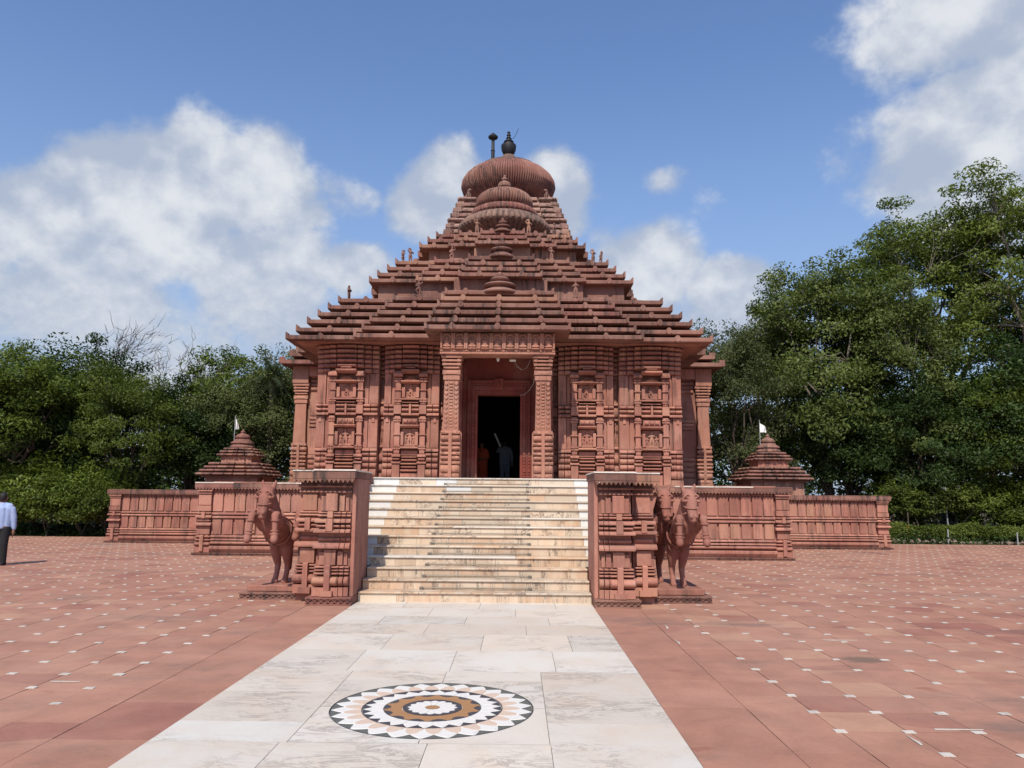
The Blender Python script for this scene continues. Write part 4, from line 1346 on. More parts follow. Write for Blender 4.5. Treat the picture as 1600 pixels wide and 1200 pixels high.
def porch(F, front):
    yc = -7.75
    for s in (-1, 1):
        column(F, s * 1.39, yc, temple, front)
    beam = MB(F).box(-1.735, 1.735, -8.08, -7.46, 5.83, 6.495).build('porch_beam', CARVED, temple, bevel=.01)
    MB(F).box(-1.70, -1.12, -7.455, WB - .2, 6.1, 6.49).box(1.12, 1.70, -7.455, WB - .2, 6.1, 6.49).build('porch_side_beam', STONE, temple)
    if not front:
        MB(F).box(-1.1, 1.1, WB - .3, WB - .05, Z0, 6.49).build('porch_back_wall', STONE, temple)
        for s in (-1, 1):
            a, b = sorted((s * 1.15, s * 1.45))
            cheek = MB(F).box(a, b, -7.5, WB - .1, Z0, 6.48).build('porch_side_wall', STONE, temple)
            Fs = F @ Matrix.Rotation(-s * -math.pi / 2, 4, 'Z')
            for (u, z0, z1, p) in (('block', 1.955, 2.3, .07), ('cushion', 2.32, 2.5, .10), ('cushion', 2.54, 2.7, .08), ('cushion', 2.74, 2.9, .08), ('ledge', 2.95, 3.08, .10), ('block', 3.1, 4.12, .04), ('ledge', 4.155, 4.255, .09),
                                   ('cushion', 4.275, 4.40, .09), ('cushion', 4.42, 4.53, .09), ('block', 4.6, 5.5, .04), ('cushion', 5.56, 5.70, .09), ('cushion', 5.72, 5.86, .10), ('cushion', 5.88, 6.02, .11), ('cushion', 6.04, 6.18, .12)):
                lo, hi = sorted((s * -7.42, s * (WB - .2)))
                n_ = 3
                for q in range(n_):
                    place(u + '_s', 'side_stone', cheek, Fs, lo + (hi - lo) * q / n_ + .004, lo + (hi - lo) * (q + 1) / n_ - .004, -1.44, p, z0, z1)
        return
    place('ledge_c', 'beam_moulding', beam, F, -1.75, 1.75, -8.07, .05, 5.835, 5.90)
    n = 9
    for i in range(n):
        x = -1.735 + 3.47 * (i + .5) / n
        y = -8.08
        # niche: raised frame with pointed arch, recess behind, figure inside
        arch = MB(F)
        pts = []
        for k in range(13):
            a = math.pi * k / 12
            pts.append((x + .135 * math.cos(a), 6.27 + .17 * math.sin(a) ** .8))
        for (u, v) in zip(pts, pts[1:]):
            arch.tube([(u[0], y - .03, u[1]), (v[0], y - .03, v[1])], .024, 6)
        arch.build('relief_arch', CARVED, beam)
        for s in (-1, 1):
            place('block_c', 'relief_jamb', beam, F, x + s * .164 - .026, x + s * .164 + .026, y + .005, .085, 5.99, 6.485)
        o = bpy.data.objects.new('seated_relief', SEATED)
        COL.objects.link(o)
        o.parent = beam
        o.matrix_basis = F @ Matrix.Translation((x, y - .02, 6.03)) @ Matrix.Diagonal((.42, .50, .43, 1))
        place('cushion_c', 'relief_seat', beam, F, x - .12, x + .12, y + .005, .09, 5.975, 6.035)
    for i in range(n + 1):
        x = -1.70 + 3.40 * i / n
        MB(F).lathe([(.0, 0), (.05, .0), (.05, .06), (.03, .09), (0, .1)], 10, (x, -8.09, 5.92), None, .7).build('beam_bud', CARVED, beam, smooth=50)


porch(SIDES[0], True)
porch(SIDES[1], False)
porch(SIDES[2], False)

# door surround, nested frames of red painted stone
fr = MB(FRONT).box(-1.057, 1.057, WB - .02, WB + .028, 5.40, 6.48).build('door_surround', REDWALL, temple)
steps = [(1.20, 1.05, 5.44, 5.44, .10), (1.048, .965, 5.36, 5.42, .16), (.963, .90, 5.24, 5.34, .12), (.898, .80, 5.10, 5.22, .15), (.798, .71, 4.92, 5.08, .10)]
zt = 4.92
for i, (xo, xi, za, zb, p) in enumerate(steps):
    y0, y1 = WB - p, WB + .35
    ztop = (6.05, 5.40, 5.30, 5.20, 5.06)[i]
    zin = (5.402, 5.302, 5.202, 5.062, 4.92)[i]
    for s in (-1, 1):
        a, b = sorted((s * xo, s * xi))
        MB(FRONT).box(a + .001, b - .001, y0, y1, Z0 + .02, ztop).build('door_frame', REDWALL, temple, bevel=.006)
    if i > 0:
        MB(FRONT).box(-xi - .0005, xi + .0005, y0 + .003, y1, zin, ztop - .0015).build('door_frame', REDWALL, temple)
for s in (-1, 1):
    for k in range(5):                                   # carved blocks on the lower jambs
        place('block_p', 'jamb_block', fr, FRONT, s * .85 - .045, s * .85 + .045, WB - .14, .05, 2.02 + k * .085, 2.08 + k * .085)
        place('block_p', 'jamb_block', fr, FRONT, s * 1.0 - .04, s * 1.0 + .04, WB - .15, .05, 2.02 + k * .085, 2.08 + k * .085)
    for k in range(22):
        z = 2.5 + k * .105
        place('cushion_p', 'jamb_bead', fr, FRONT, s * .845 - .03, s * .845 + .03, WB - .14, .035, z, z + .08)
        place('cushion_p', 'jamb_bead', fr, FRONT, s * 1.005 - .025, s * 1.005 + .025, WB - .15, .035, z, z + .08)
crest = MB(FRONT).box(-.155, .155, WB - .20, WB, 5.10, 5.46).build('door_crest', REDWALL, temple, bevel=.02)
o = bpy.data.objects.new('crest_relief', SEATED.copy())
o.data.materials.clear(); o.data.materials.append(REDWALL)
COL.objects.link(o); o.parent = crest
o.matrix_basis = FRONT @ Matrix.Translation((0, WB - .2, 5.14)) @ Matrix.Diagonal((.34, .3, .32, 1))
MB(FRONT).box(-.80, .80, WB - .16, WB + .5, 1.952, 2.03).build('door_sill', REDWALL, temple, bevel=.01)
MB(FRONT).box(-.71, .71, WB - .12, WB - .03, 2.031, 2.05).build('sill_strip', MARBLE, temple)
# porch side walls between columns and doorway
for s in (-1, 1):
    a, b = sorted((s * 1.2, s * 1.76))
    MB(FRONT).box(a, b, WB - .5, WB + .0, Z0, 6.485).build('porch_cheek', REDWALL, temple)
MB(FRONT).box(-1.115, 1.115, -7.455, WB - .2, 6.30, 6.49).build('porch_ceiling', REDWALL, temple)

# ------------------------------------------------------------------ stepped roof
GROUPS = [
    # (half width, top of slab, half width of inner steps a2, centre a3, centre projection)
    [(6.85, 6.655, 4.60, 2.20, 1.62), (6.60, 6.955, 4.40, 2.11, 1.52), (6.33, 7.29, 4.21, 2.03, 1.42), (6.06, 7.605, 4.02, 1.94, 1.32), (5.80, 7.91, 3.82, 1.86, 1.22), (5.53, 8.215, 3.63, 1.78, 1.12)],
    [(4.67, 9.165, 2.98, 1.45, .80), (4.43, 9.455, 2.80, 1.36, .74), (4.14, 9.76, 2.62, 1.27, .68), (3.89, 10.065, 2.44, 1.18, .62)],
    [(3.13, 10.95, 2.02, 1.0, .48), (2.86, 11.26, 1.84, .92, .44), (2.57, 11.56, 1.66, .84, .40)]]
T = .145


def roof_slab(F, x0, x1, y0, yb, zt, tips, bosses, parent, drop=0.0):
    """slab segment: front at local y0 (towards -y), back at yb, top at zt; tips: ends that turn up; bosses: x positions of half-round knobs"""
    mb = MB(F)
    zb = zt - T - drop
    prof = [(y0, zt - .02), (y0 + .02, zt), (yb, zt), (yb, zb), (y0 + .03, zb), (y0, zb + .02)]
    mb.prism(prof, x0, x1, 'x')
    for s in tips:
        xa, xb = (x0 - .004, x0 + .085) if s < 0 else (x1 - .085, x1 + .004)
        xo, xi = (xa, xb) if s < 0 else (xb, xa)
        mb.prism([(xo, zt - .12), (xi, zt - .12), (xi, zt + .035), (xi + (xo - xi) * .55, zt + .085), (xo, zt + .105)], y0 - .018, y0 + .20, 'y')
    for xb in bosses:
        pts = [(xb + .092 * math.cos(a), zt - .07 + .145 * math.sin(a) if math.sin(a) > 0 else zt - .07 + .07 * math.sin(a)) for a in [i / 14 * 2 * math.pi for i in range(14)]]
        mb.prism(pts, y0 - .045, y0 + .22, 'y')
    return mb.build('roof_slab', ROOF, parent)


def cross(mb, h, a2, a3, e1, e2, z0, z1):
    mb.box(-h, h, -h, h, z0, z1)
    for k, (a, e) in enumerate(((a2, e1), (a3, e2))):
        d = .002 * (k + 1)
        mb.box(-a, a, -(h + e), h + e, z0 + d, z1 - d)
        mb.box(-(h + e), h + e, -a + .001, a - .001, z0 + 2 * d + .001, z1 - 2 * d - .001)


neck = [(4.38, 2.9, 1.62, .25, .75, 8.06, 9.02), (2.80, 1.9, 1.05, .2, .45, 9.92, 10.82)]
for g, grp in enumerate(GROUPS):
    core = MB(Matrix.Translation(HC))
    for i, (h, zt, a2, a3, pc) in enumerate(grp):
        zn = grp[i + 1][1] - T if i + 1 < len(grp) else zt - .01
        cross(core, h - .85, a2 - .45, a3 - .42, .30, pc - .08, zt - T + .01, zn + .005)
    if g < 2:
        (h, a2, a3, e1, e2, z0, z1) = neck[g]
        cross(core, h, a2, a3, e1, e2, z0, z1)
    tier = core.build('roof_tier', ROOF, temple)
    for i, (h, zt, a2, a3, pc) in enumerate(grp):
        e1 = .30 if g == 0 else .22
        if g == 2:
            e1 = .18
        for q, F in enumerate(SIDES):
            # corner stones (one per corner), inner steps, centre
            if q in (0, 3):
                roof_slab(F, -h, -a2 + .25, -h, -h + 1.25, zt, (-1,), (-h + (h - a2) * .5,), tier)
                roof_slab(F, a2 - .25, h, -h, -h + 1.25, zt, (1,), (h - (h - a2) * .5,), tier)
            else:
                roof_slab(F, -h + 1.252, -a2 + .25, -h + .001, -h + 1.0, zt - .001, (), (-h + (h - a2) * .5,), tier)
                roof_slab(F, a2 - .25, h - 1.252, -h + .001, -h + 1.0, zt - .001, (), (h - (h - a2) * .5,), tier)
            for s in (-1, 1):
                a, b = sorted((s * (a3 - .15), s * a2))
                roof_slab(F, a, b, -(h + e1), -h + .95, zt + .004, (s, ), (s * (a2 + a3) / 2,), tier)
            bs = (-a3 * .62, 0, a3 * .62) if g == 0 else (0,) if i % 2 else (-a3 * .5, a3 * .5)
            roof_slab(F, -a3, a3, -(h + pc), -h + .9, zt + .008, (-1, 1), bs, tier)
# flat soffit stones under the great eave, kept a little below the slabs
MB(FRONT).box(-6.6, 6.6, -6.6, 6.6, 6.492, 6.503).build('soffit', STONE, temple)


def finial(x, y, z, r, h, name='bell_finial', n=28, mat=ROOF):
    """small ribbed bell: skirt, neck, cushion, pot and bud"""
    p = [(.001, 0), (r * .98, 0), (r, h * .05), (r * .93, h * .12), (r * .70, h * .20), (r * .60, h * .24), (r * .58, h * .29), (r * .80, h * .33), (r * .84, h * .38), (r * .76, h * .44), (r * .52, h * .48),
         (r * .36, h * .50), (r * .34, h * .56), (r * .46, h * .60), (r * .50, h * .66), (r * .40, h * .73), (r * .22, h * .76), (r * .26, h * .79), (r * .26, h * .82), (r * .14, h * .86), (r * .16, h * .90), (r * .05, h * .99), (.001, h)]
    return MB().lathe(p, n, (x, y, z)).build(name, mat, temple, smooth=35)


finial(0, 24.75, 8.16, .66, .80)
finial(0, 26.75, 10.03, .50, .82)
finial(0, 28.2, 11.52, .36, .62)
# finials of the side gables
for s in (-1, 1):
    finial(s * 6.25, 31, 8.16, .66, .80)
    finial(s * 4.2, 31, 10.03, .50, .82)

# crown of the hall: ribbed skirt, rim, ribbed cushion dome, bud
def ribs(n, per, depth, j0=0, j1=99):
    def f(i, j):
        if j < j0 or j > j1:
            return 1.0
        ph = (i % per) / per
        return 1 - depth * (1 - abs(math.sin(math.pi * ph)) ** .6)
    return f


c = (0, 31, 0)
MB().lathe([(.01, 11.5), (1.30, 11.5), (1.42, 12.25), (1.84, 12.45), (1.95, 12.55), (1.93, 12.68), (1.80, 12.86), (1.55, 13.0), (1.3, 13.06), (.01, 13.07)], 192, c, ribs(192, 4, .06, 2, 6)).build('roof_skirt', DARKSTONE, temple, smooth=45)
MB().lathe([(.01, 13.0), (1.16, 13.02), (1.34, 13.10), (1.42, 13.16), (1.42, 13.27), (1.34, 13.38), (1.18, 13.45), (1.0, 13.48), (.01, 13.49)], 180, c, ribs(180, 4, .05, 3, 6)).build('roof_rim', ROOF, temple, smooth=45)
MB().lathe([(.01, 13.4), (.85, 13.42), (.98, 13.48), (1.12, 13.58), (1.20, 13.74), (1.19, 13.90), (1.08, 14.06), (.90, 14.19), (.66, 14.29), (.42, 14.34), (.01, 14.35)], 300, c, ribs(300, 5, .075, 3, 8)).build('ribbed_dome', ROOF, temple, smooth=55)
MB().lathe([(.01, 14.3), (.30, 14.32), (.33, 14.38), (.27, 14.44), (.23, 14.48), (.27, 14.52), (.28, 14.62), (.23, 14.71), (.12, 14.77), (.10, 14.81), (.14, 14.85), (.12, 14.90), (.07, 14.95), (.08, 14.99), (.03, 15.06), (.001, 15.07)], 28, c).build('dome_finial', ROOF, temple, smooth=35)

# ------------------------------------------------------------------ the tower behind
TC = Vector((0, 41.0, 0))


def tw(z):
    ks = [(1.95, 4.3), (8, 4.3), (10.5, 4.15), (12.5, 3.88), (14.0, 3.55), (15.2, 3.20), (16.2, 2.88), (17.2, 2.50)]
    for (a, b), (c_, d) in zip(ks, ks[1:]):
        if z <= c_:
            return b + (d - b) * (z - a) / (c_ - a)
    return ks[-1][1]


core = MB(Matrix.Translation(TC))
z = 1.95
while z < 17.0:
    h = tw(z + .3) - .22
    core.box(-h, h, -h, h, z, min(z + .6, 17.1) - .001)
    z += .6
tower = core.build('tower_body', TOWER, temple)
nz = 15
for i in range(nz):
    z0 = 12.2 + i * (17.15 - 12.2) / nz
    hgt = (17.15 - 12.2) / nz
    h = tw(z0 + hgt / 2)
    for F0 in (0, -math.pi / 2, math.pi / 2):
        F = Matrix.Translation(TC) @ Matrix.Rotation(F0, 4, 'Z')
        segs_ = [(-1.0, -.62, 0), (-.60, -.30, .10), (-.28, .28, .22), (.30, .60, .10), (.62, 1.0, 0)]
        for (a, b, e) in segs_:
            u = 'cushion_t' if i % 4 == 2 and abs(a + b) > 1 else 'ledge_t'
            place(u, 'tower_course', tower, F, a * h, b * h, -h + .45, .45 + e + (.05 if i % 4 == 2 else 0), z0 + .03, z0 + hgt - .035)
c = tuple(TC)
MB().lathe([(.01, 16.9), (1.9, 16.9), (1.85, 17.30), (2.0, 17.36), (1.98, 17.48), (1.8, 17.52), (1.84, 17.62), (.01, 17.64)], 64, c).build('tower_neck', ROOF, temple, smooth=35)
MB().lathe([(.01, 17.5), (1.72, 17.52), (1.98, 17.72), (2.30, 17.98), (2.54, 18.30), (2.64, 18.60), (2.60, 18.86), (2.44, 19.14), (2.16, 19.41), (1.80, 19.63), (1.5, 19.76), (.01, 19.78)], 600, c, ribs(600, 5, .045, 2, 9)).build('ribbed_dome', ROOF, temple, smooth=55)
MB().lathe([(.01, 19.66), (1.66, 19.68), (1.62, 19.78), (1.30, 19.93), (1.0, 20.06), (.78, 20.15), (.60, 20.22), (.44, 20.30), (.42, 20.42), (.34, 20.54), (.01, 20.55)], 48, c).build('dome_cap', DARKSTONE, temple, smooth=35)
MB().lathe([(r_, 20.52 + (z_ - 20.2) * .80) for (r_, z_) in [(.01, 20.2), (.20, 20.22), (.30, 20.34), (.40, 20.62), (.43, 20.90), (.42, 21.02), (.36, 21.08), (.26, 21.16), (.24, 21.22), (.29, 21.26), (.25, 21.33), (.13, 21.38), (.12, 21.5), (.16, 21.54), (.10, 21.6),
            (.09, 21.72), (.13, 21.76), (.08, 21.83), (.07, 21.93), (.10, 21.96), (.03, 22.08), (.001, 22.1)]], 28, c).build('metal_pot_finial', IRON, temple, smooth=30)
MB().tube([(.10, 41, 21.5), (.35, 41, 21.7), (.55, 41, 22.2)], .014, 6).build('lightning_rod', IRON, temple)
px_ = -.86
MB().lathe([(.13, 0), (.11, .5), (.13, .52), (.10, .56), (.10, 1.05), (.125, 1.07), (.09, 1.12), (.085, 1.7), (.12, 1.74), (.25, 1.80), (.28, 1.88), (.23, 1.95), (.12, 2.05), (.05, 2.12), (.001, 2.14)], 16, (px_, 40.3, 19.45)).build('disc_post', IRON, temple, smooth=35)

# ------------------------------------------------------------------ small statues standing on the roof
def statue(px_x, y, z, h, kind, rz, label):
    return tag(link('stone_statue', STAT[kind], None, (px_x, y, z), (0, 0, rz), (h, h, h)), label, 'statue', 'small statues on the roof')


statue(-5.23, 25.75, 8.215, .52, 0, R(70), 'lone stone figure on the lowest roof tier at the far left corner')
statue(-2.75, 25.2, 8.222, .58, 1, R(20), 'dancing stone figure on the lowest roof tier, left of the bell')
statue(2.55, 25.2, 8.222, .58, 0, R(-15), 'stone figure on the lowest roof tier, right of the bell')
statue(-3.66, 27.4, 10.065, .50, 1, R(60), 'outer figure of the stone pair at the middle tier left corner')
statue(-3.38, 27.35, 10.065, .55, 2, R(30), 'inner figure of the stone pair at the middle tier left corner')
statue(3.66, 27.4, 10.065, .48, 1, R(-60), 'outer figure of the stone pair at the middle tier right corner')
statue(3.36, 27.35, 10.065, .55, 2, R(-30), 'inner figure of the stone pair at the middle tier right corner')
statue(-1.82, 27.15, 10.07, .54, 1, R(10), 'dancing stone figure on the middle roof tier, left of its bell')
statue(1.82, 27.15, 10.07, .54, 2, R(-10), 'stone figure with raised arms on the middle tier, right of its bell')
statue(-1.0, 28.55, 11.57, .62, 2, R(8), 'stone figure holding up the ribbed crown, left of the top bell')
statue(1.0, 28.55, 11.57, .62, 2, R(-8), 'stone figure holding up the ribbed crown, right of the top bell')
statue(-2.0, 28.9, 11.57, .6, 0, R(50), 'stone figure at the left corner below the ribbed crown')
statue(2.0, 28.9, 11.57, .6, 0, R(-50), 'stone figure at the right corner below the ribbed crown')
for s, nm_ in ((-1, 'left'), (1, 'right')):
    tag(link('lion_statue', LION, None, (s * 2.1, 38.75, 17.1), (0, 0, -s * R(40)), (.62,) * 3), 'small crouching stone lion under the big ribbed dome on the %s' % nm_, 'lion statue', 'dome lions')

# ------------------------------------------------------------------ small shrines beyond the walls
def shrine(sgn, side):
    cx, cy = (-9.45, 28.1) if sgn < 0 else (9.75, 28.1)
    root = thing('small_shrine', 'small stepped-roof sandstone shrine behind the plinth wall on the %s' % side, 'shrine', (cx, cy, 0), 'small side shrines')
    Tm = Matrix.Translation((cx, cy, 0))
    MB(Tm).box(-.92, .92, -.92, .92, 0, 2.22).box(-.98, .98, -.5, .5, 0, 2.215).box(-.5, .5, -.98, .98, 0, 2.21).build('shrine_wall', STONE, root)
    for (h, zb, zt) in ((1.20, 2.20, 2.315), (1.11, 2.33, 2.44), (.99, 2.455, 2.565), (.88, 2.58, 2.69), (.68, 2.91, 3.01), (.61, 3.025, 3.12), (.51, 3.135, 3.225)):
        k = MB(Tm).box(-h + .16, h - .16, -h + .16, h - .16, zb - .04, zt - .004).build('roof_tier', STONE, root)
        for a in range(4):
            F = Tm @ Matrix.Rotation(a * math.pi / 2, 4, 'Z')
            e = .001 * a
            for (x0, x1, d) in ((-h + e, -h * .5, 0), (-h * .5, -h * .12, .05), (-h * .12, h * .12, .08), (h * .12, h * .5, .05), (h * .5, h - e, 0)):
                place('cushion_r', 'roof_stone', k, F, x0 + .004, x1 - .004, -h + .25, .25 + d - e, zb + e, zt - e)
    MB(Tm).box(-.54, .54, -.54, .54, 2.60, 2.92).box(-.58, .58, -.3, .3, 2.6, 2.915).box(-.3, .3, -.58, .58, 2.6, 2.91).build('roof_neck', STONE, root)
    MB().lathe([(.01, 3.2), (.43, 3.22), (.45, 3.27), (.42, 3.31), (.38, 3.33), (.37, 3.38), (.42, 3.40), (.40, 3.45), (.30, 3.50), (.27, 3.56), (.01, 3.57)], 40, (cx, cy, 0), ribs(40, 4, .06)).build('shrine_bell', ROOF, root, smooth=40)
    MB().lathe([(.01, 3.55), (.22, 3.57), (.26, 3.61), (.26, 3.66), (.20, 3.72), (.11, 3.76), (.07, 3.79), (.09, 3.82), (.06, 3.86), (.001, 3.92)], 28, (cx, cy, 0)).build('shrine_finial', ROOF, root, smooth=40)
    fx = cx - (.28 if sgn < 0 else .30)
    fl = thing('flag', 'small white flag on a thin pole beside the %s shrine top' % side, 'flag', (fx, cy - .1, 3.0), 'shrine flags')
    MB().tube([(fx, cy - .1, 2.9), (fx, cy - .1, 4.42)], .012, 6).build('flag_pole', POLE, fl)
    n, vs, fs = 8, [], []
    W, H = (.11, .42) if sgn < 0 else (.23, .36)
    for i in range(n + 1):
        for j in range(5):
            u, v = i / n, j / 4
            vs.append((fx + .012 + u * W, cy - .1 + .05 * math.sin(u * 7 + v * 2), 4.32 - v * H * (1 - u * .55) - u * .20))
    for i in range(n):
        for j in range(4):
            fs.append((i * 5 + j, i * 5 + j + 1, (i + 1) * 5 + j + 1, (i + 1) * 5 + j))
    MB().add(vs, fs).build('flag_cloth', FLAGCLOTH, fl, smooth=80)


shrine(-1, 'left')
shrine(1, 'right')

# ------------------------------------------------------------------ fittings at the porch beam
lt = thing('porch_lamp', 'white lamp fixture with a loose cable under the porch beam', 'lamp', (.52, 23.6, 5.8))
MB().box(.36, .56, 23.55, 23.63, 5.74, 5.80).build('housing', PLASTER, lt, bevel=.01)
MB().tube([(.52, 23.6, 5.75), (.60, 23.6, 5.58), (.74, 23.6, 5.48), (.88, 23.6, 5.53), (.96, 23.6, 5.66), (1.0, 23.6, 5.80)], .007, 6).build('cable', CABLE, lt)
bl = thing('security_camera', 'small white dome camera under the middle of the porch beam', 'camera', (0, 23.6, 5.8))
MB().lathe([(.001, -.075), (.03, -.065), (.042, -.03), (.045, .0), (.05, .03), (.001, .031)], 14, (0, 23.6, 5.80)).build('dome', PLASTER, bl, smooth=50)
MB().lathe([(.018, -.082), (.02, -.07), (.001, -.069)], 10, (0, 23.6, 5.80)).build('lens', IRON, bl)
# lamp cable looping on the right jamb
tag(MB().tube([(.70, 25.02, 4.86), (.85, 24.9, 4.88), (1.0, 24.6, 4.98), (1.12, 24.3, 5.14), (1.16, 24.0, 5.4)], .006, 6).build('hanging_cable', CABLE), 'thin grey cable hanging at the upper right of the doorway', 'cable')

# ------------------------------------------------------------------ people
def person(loc, rz, skins, label, scl, mats=None):
    root = thing('person', label, 'person', loc, None, rz, (scl,) * 3)
    for k, me in skins.items():
        link(k, me, root, local=True)
    return root


person((-10.66, 17.0, .0), R(14), MAN, 'person in pale blue shirt and black trousers walking away at the left edge', .90)
hm = person((.16, 28.9, 1.956), R(0), HALLMAN, 'person in grey blue shirt seen from behind inside the dark doorway', .97)
tb = MB().tube([(-.02, 28.92, 3.42), (-.24, 28.96, 3.92)], [.036, .042], 10)
tag(tb.build('white_tube', PLASTER, smooth=40), 'long white tube held up on the shoulder inside the doorway', 'tube')
person((-.70, 28.7, 1.956), R(160), ROBED, 'person in a long orange robe at the left inside the doorway', .98)

# ------------------------------------------------------------------ trees and shrubs
def leaf_cloud(name, P, L, W, rng_, mat, clump, outward=None, droop=.25, upbias=.55):
    """P: (n,3) leaf centres; one small folded quad for each leaf"""
    n = len(P)
    nr = rng_.normal(size=(n, 3)) * .75
    nr[:, 2] += upbias
    if outward is not None:
        nr += outward * .55
    nr /= np.linalg.norm(nr, axis=1)[:, None] + 1e-9
    d = rng_.normal(size=(n, 3))
    d[:, 2] -= droop
    d -= nr * np.sum(d * nr, axis=1)[:, None]
    d /= np.linalg.norm(d, axis=1)[:, None] + 1e-9
    s = np.cross(nr, d)
    l = (L * rng_.uniform(.65, 1.25, n))[:, None]
    wv = l * (W / L)
    V = np.empty((n, 4, 3), dtype=np.float32)
    V[:, 0] = P - d * l * .5
    V[:, 1] = P + s * wv * .5 + nr * wv * .12
    V[:, 2] = P + d * l * .5 - nr * l * .08
    V[:, 3] = P - s * wv * .5 + nr * wv * .12
    me = bpy.data.meshes.new(name)
    me.vertices.add(4 * n)
    me.vertices.foreach_set('co', V.reshape(-1))
    me.loops.add(4 * n)
    me.loops.foreach_set('vertex_index', np.arange(4 * n, dtype=np.int32))
    me.polygons.add(n)
    me.polygons.foreach_set('loop_start', np.arange(0, 4 * n, 4, dtype=np.int32))
    at = me.attributes.new('rnd', 'FLOAT', 'FACE')
    at.data.foreach_set('value', np.clip(clump * .55 + rng_.uniform(0, .5, n), 0, 1).astype(np.float32))
    me.materials.append(mat)
    me.update(calc_edges=True)
    return me


def curve(a, b, bend, n, rng_):
    a, b = np.array(a), np.array(b)
    m = (a + b) / 2 + bend
    out = []
    for i in range(n + 1):
        t = i / n
        p = (1 - t) ** 2 * a + 2 * t * (1 - t) * m + t * t * b
        if 0 < i < n:
            p = p + rng_.normal(size=3) * .03 * np.linalg.norm(b - a)
        out.append(p)
    return out


def make_tree(name, seed, H, rx, zlow, n_limb, n_tip, per_tip, L, W, clump_r, lmat, bmat, tr, split=.28, lean=(0, 0), shell=.45, bare=0, upb=.55, flat=.62):
    rg = np.random.default_rng(seed)
    zc = (H + zlow) / 2
    rz = (H - zlow) / 2
    cx, cy = lean
    mb = MB()
    zs = H * split
    top = np.array([cx * .6, cy * .6, zlow + (H - zlow) * .45])
    trunk = curve((0, 0, -.1), (cx * .25, cy * .25, zs), rg.normal(size=3) * .12, 4, rg) + curve((cx * .25, cy * .25, zs), top, rg.normal(size=3) * .2, 4, rg)[1:]
    tra = [tr * 1.25, tr * 1.0, tr * .92, tr * .85, tr * .78, tr * .62, tr * .5, tr * .4, tr * .3]
    mb.tube([tuple(p) for p in trunk], tra, 9)
    fr = rg.uniform(0, 2 * math.pi, 6)
    def lump(dv):
        th = math.atan2(dv[1], dv[0])
        return 1 + .13 * math.sin(2 * th + fr[0]) + .11 * math.sin(3 * th + fr[1] + 2 * dv[2]) + .09 * math.sin(5 * th + fr[2] + 4 * dv[2])
    samples = [(trunk[k], tra[k]) for k in range(4, 9)]
    for i in range(n_limb):
        th = 2 * math.pi * i / n_limb + rg.uniform(-.4, .4)
        el = rg.uniform(-.25, .85)
        dv = np.array([math.cos(th) * math.cos(el), math.sin(th) * math.cos(el), math.sin(el)])
        e = np.array([cx, cy, zc]) + dv * np.array([rx, rx, rz]) * .62 * lump(dv)
        k = int(rg.integers(3, 8))
        st_ = trunk[k]
        r0 = tra[k] * .62
        c_ = curve(st_, e, np.array([0, 0, rg.uniform(-.1, .5)]) + rg.normal(size=3) * .25, 6, rg)
        rr = [r0 * (1 - .75 * j / 6) for j in range(7)]
        mb.tube([tuple(p) for p in c_], rr, 7)
        samples += [(p, r) for p, r in zip(c_[2:], rr[2:])]
    SP = np.array([s_[0] for s_ in samples])
    SR = np.array([s_[1] for s_ in samples])
    pts, cl, ow = [], [], []
    for i in range(n_tip):
        dv = rg.normal(size=3)
        dv /= np.linalg.norm(dv)
        if dv[2] < -.55:
            dv[2] *= -1
        rad = shell + (1 - shell) * rg.uniform(0, 1) ** .6
        e = np.array([cx, cy, zc]) + dv * np.array([rx, rx, rz]) * rad * lump(dv)
        dd = np.linalg.norm((SP - e) * np.array([1, 1, 1.2]), axis=1) + np.where(SP[:, 2] > e[2] + .2, .6, 0)
        k = int(np.argmin(dd))
        c_ = curve(SP[k], e, rg.normal(size=3) * .15 * dd[k] + np.array([0, 0, .08 * dd[k]]), 4, rg)
        r0 = min(SR[k] * .6, .045 if not bare else .026)
        mb.tube([tuple(p) for p in c_], [r0, r0 * .8, r0 * .6, r0 * .42, r0 * .22], 5, caps=False)
        if bare:
            for b in range(bare):
                q = c_[1 + int(rg.integers(0, 4))]
                dv2 = (e - SP[k]) / (np.linalg.norm(e - SP[k]) + 1e-6) + rg.normal(size=3) * .6 + np.array([0, 0, .35])
                ln = rg.uniform(.3, .9)
                e2 = q + dv2 / np.linalg.norm(dv2) * ln
                cc = curve(q, e2, rg.normal(size=3) * .06, 3, rg)
                mb.tube([tuple(p) for p in cc], [.010, .008, .006, .003], 4, caps=False)
        if per_tip:
            m = int(per_tip * rg.uniform(.55, 1.45))
            cr = clump_r * rg.uniform(.7, 1.25)
            g = rg.normal(size=(m, 3))
            gl = np.linalg.norm(g, axis=1)[:, None]
            g = g / gl * np.minimum(gl, 1.75) * np.array([cr, cr, cr * flat])
            pos = e + g
            nt = m // 3
            tt = rg.uniform(.35, 1.0, nt)
            base = np.array(c_)
            idx = np.clip((tt * 4).astype(int), 0, 3)
            f_ = (tt * 4 - idx)[:, None]
            pos[:nt] = base[idx] * (1 - f_) + base[idx + 1] * f_ + g[:nt] * .55
            pts.append(pos)
            cl.append(np.full(m, rg.uniform(0, 1)))
            ow.append(np.tile(dv, (m, 1)))
    tm = mb.mesh(name + '_trunk', bmat, 50, fix=False)
    if not per_tip:
        return tm, None
    P = np.concatenate(pts)
    C_ = np.concatenate(cl)
    O_ = np.concatenate(ow)
    keep = P[:, 2] > .05
    cm = leaf_cloud(name + '_crown', P[keep], L, W, rg, lmat, C_[keep], O_[keep], upbias=upb)
    return tm, cm


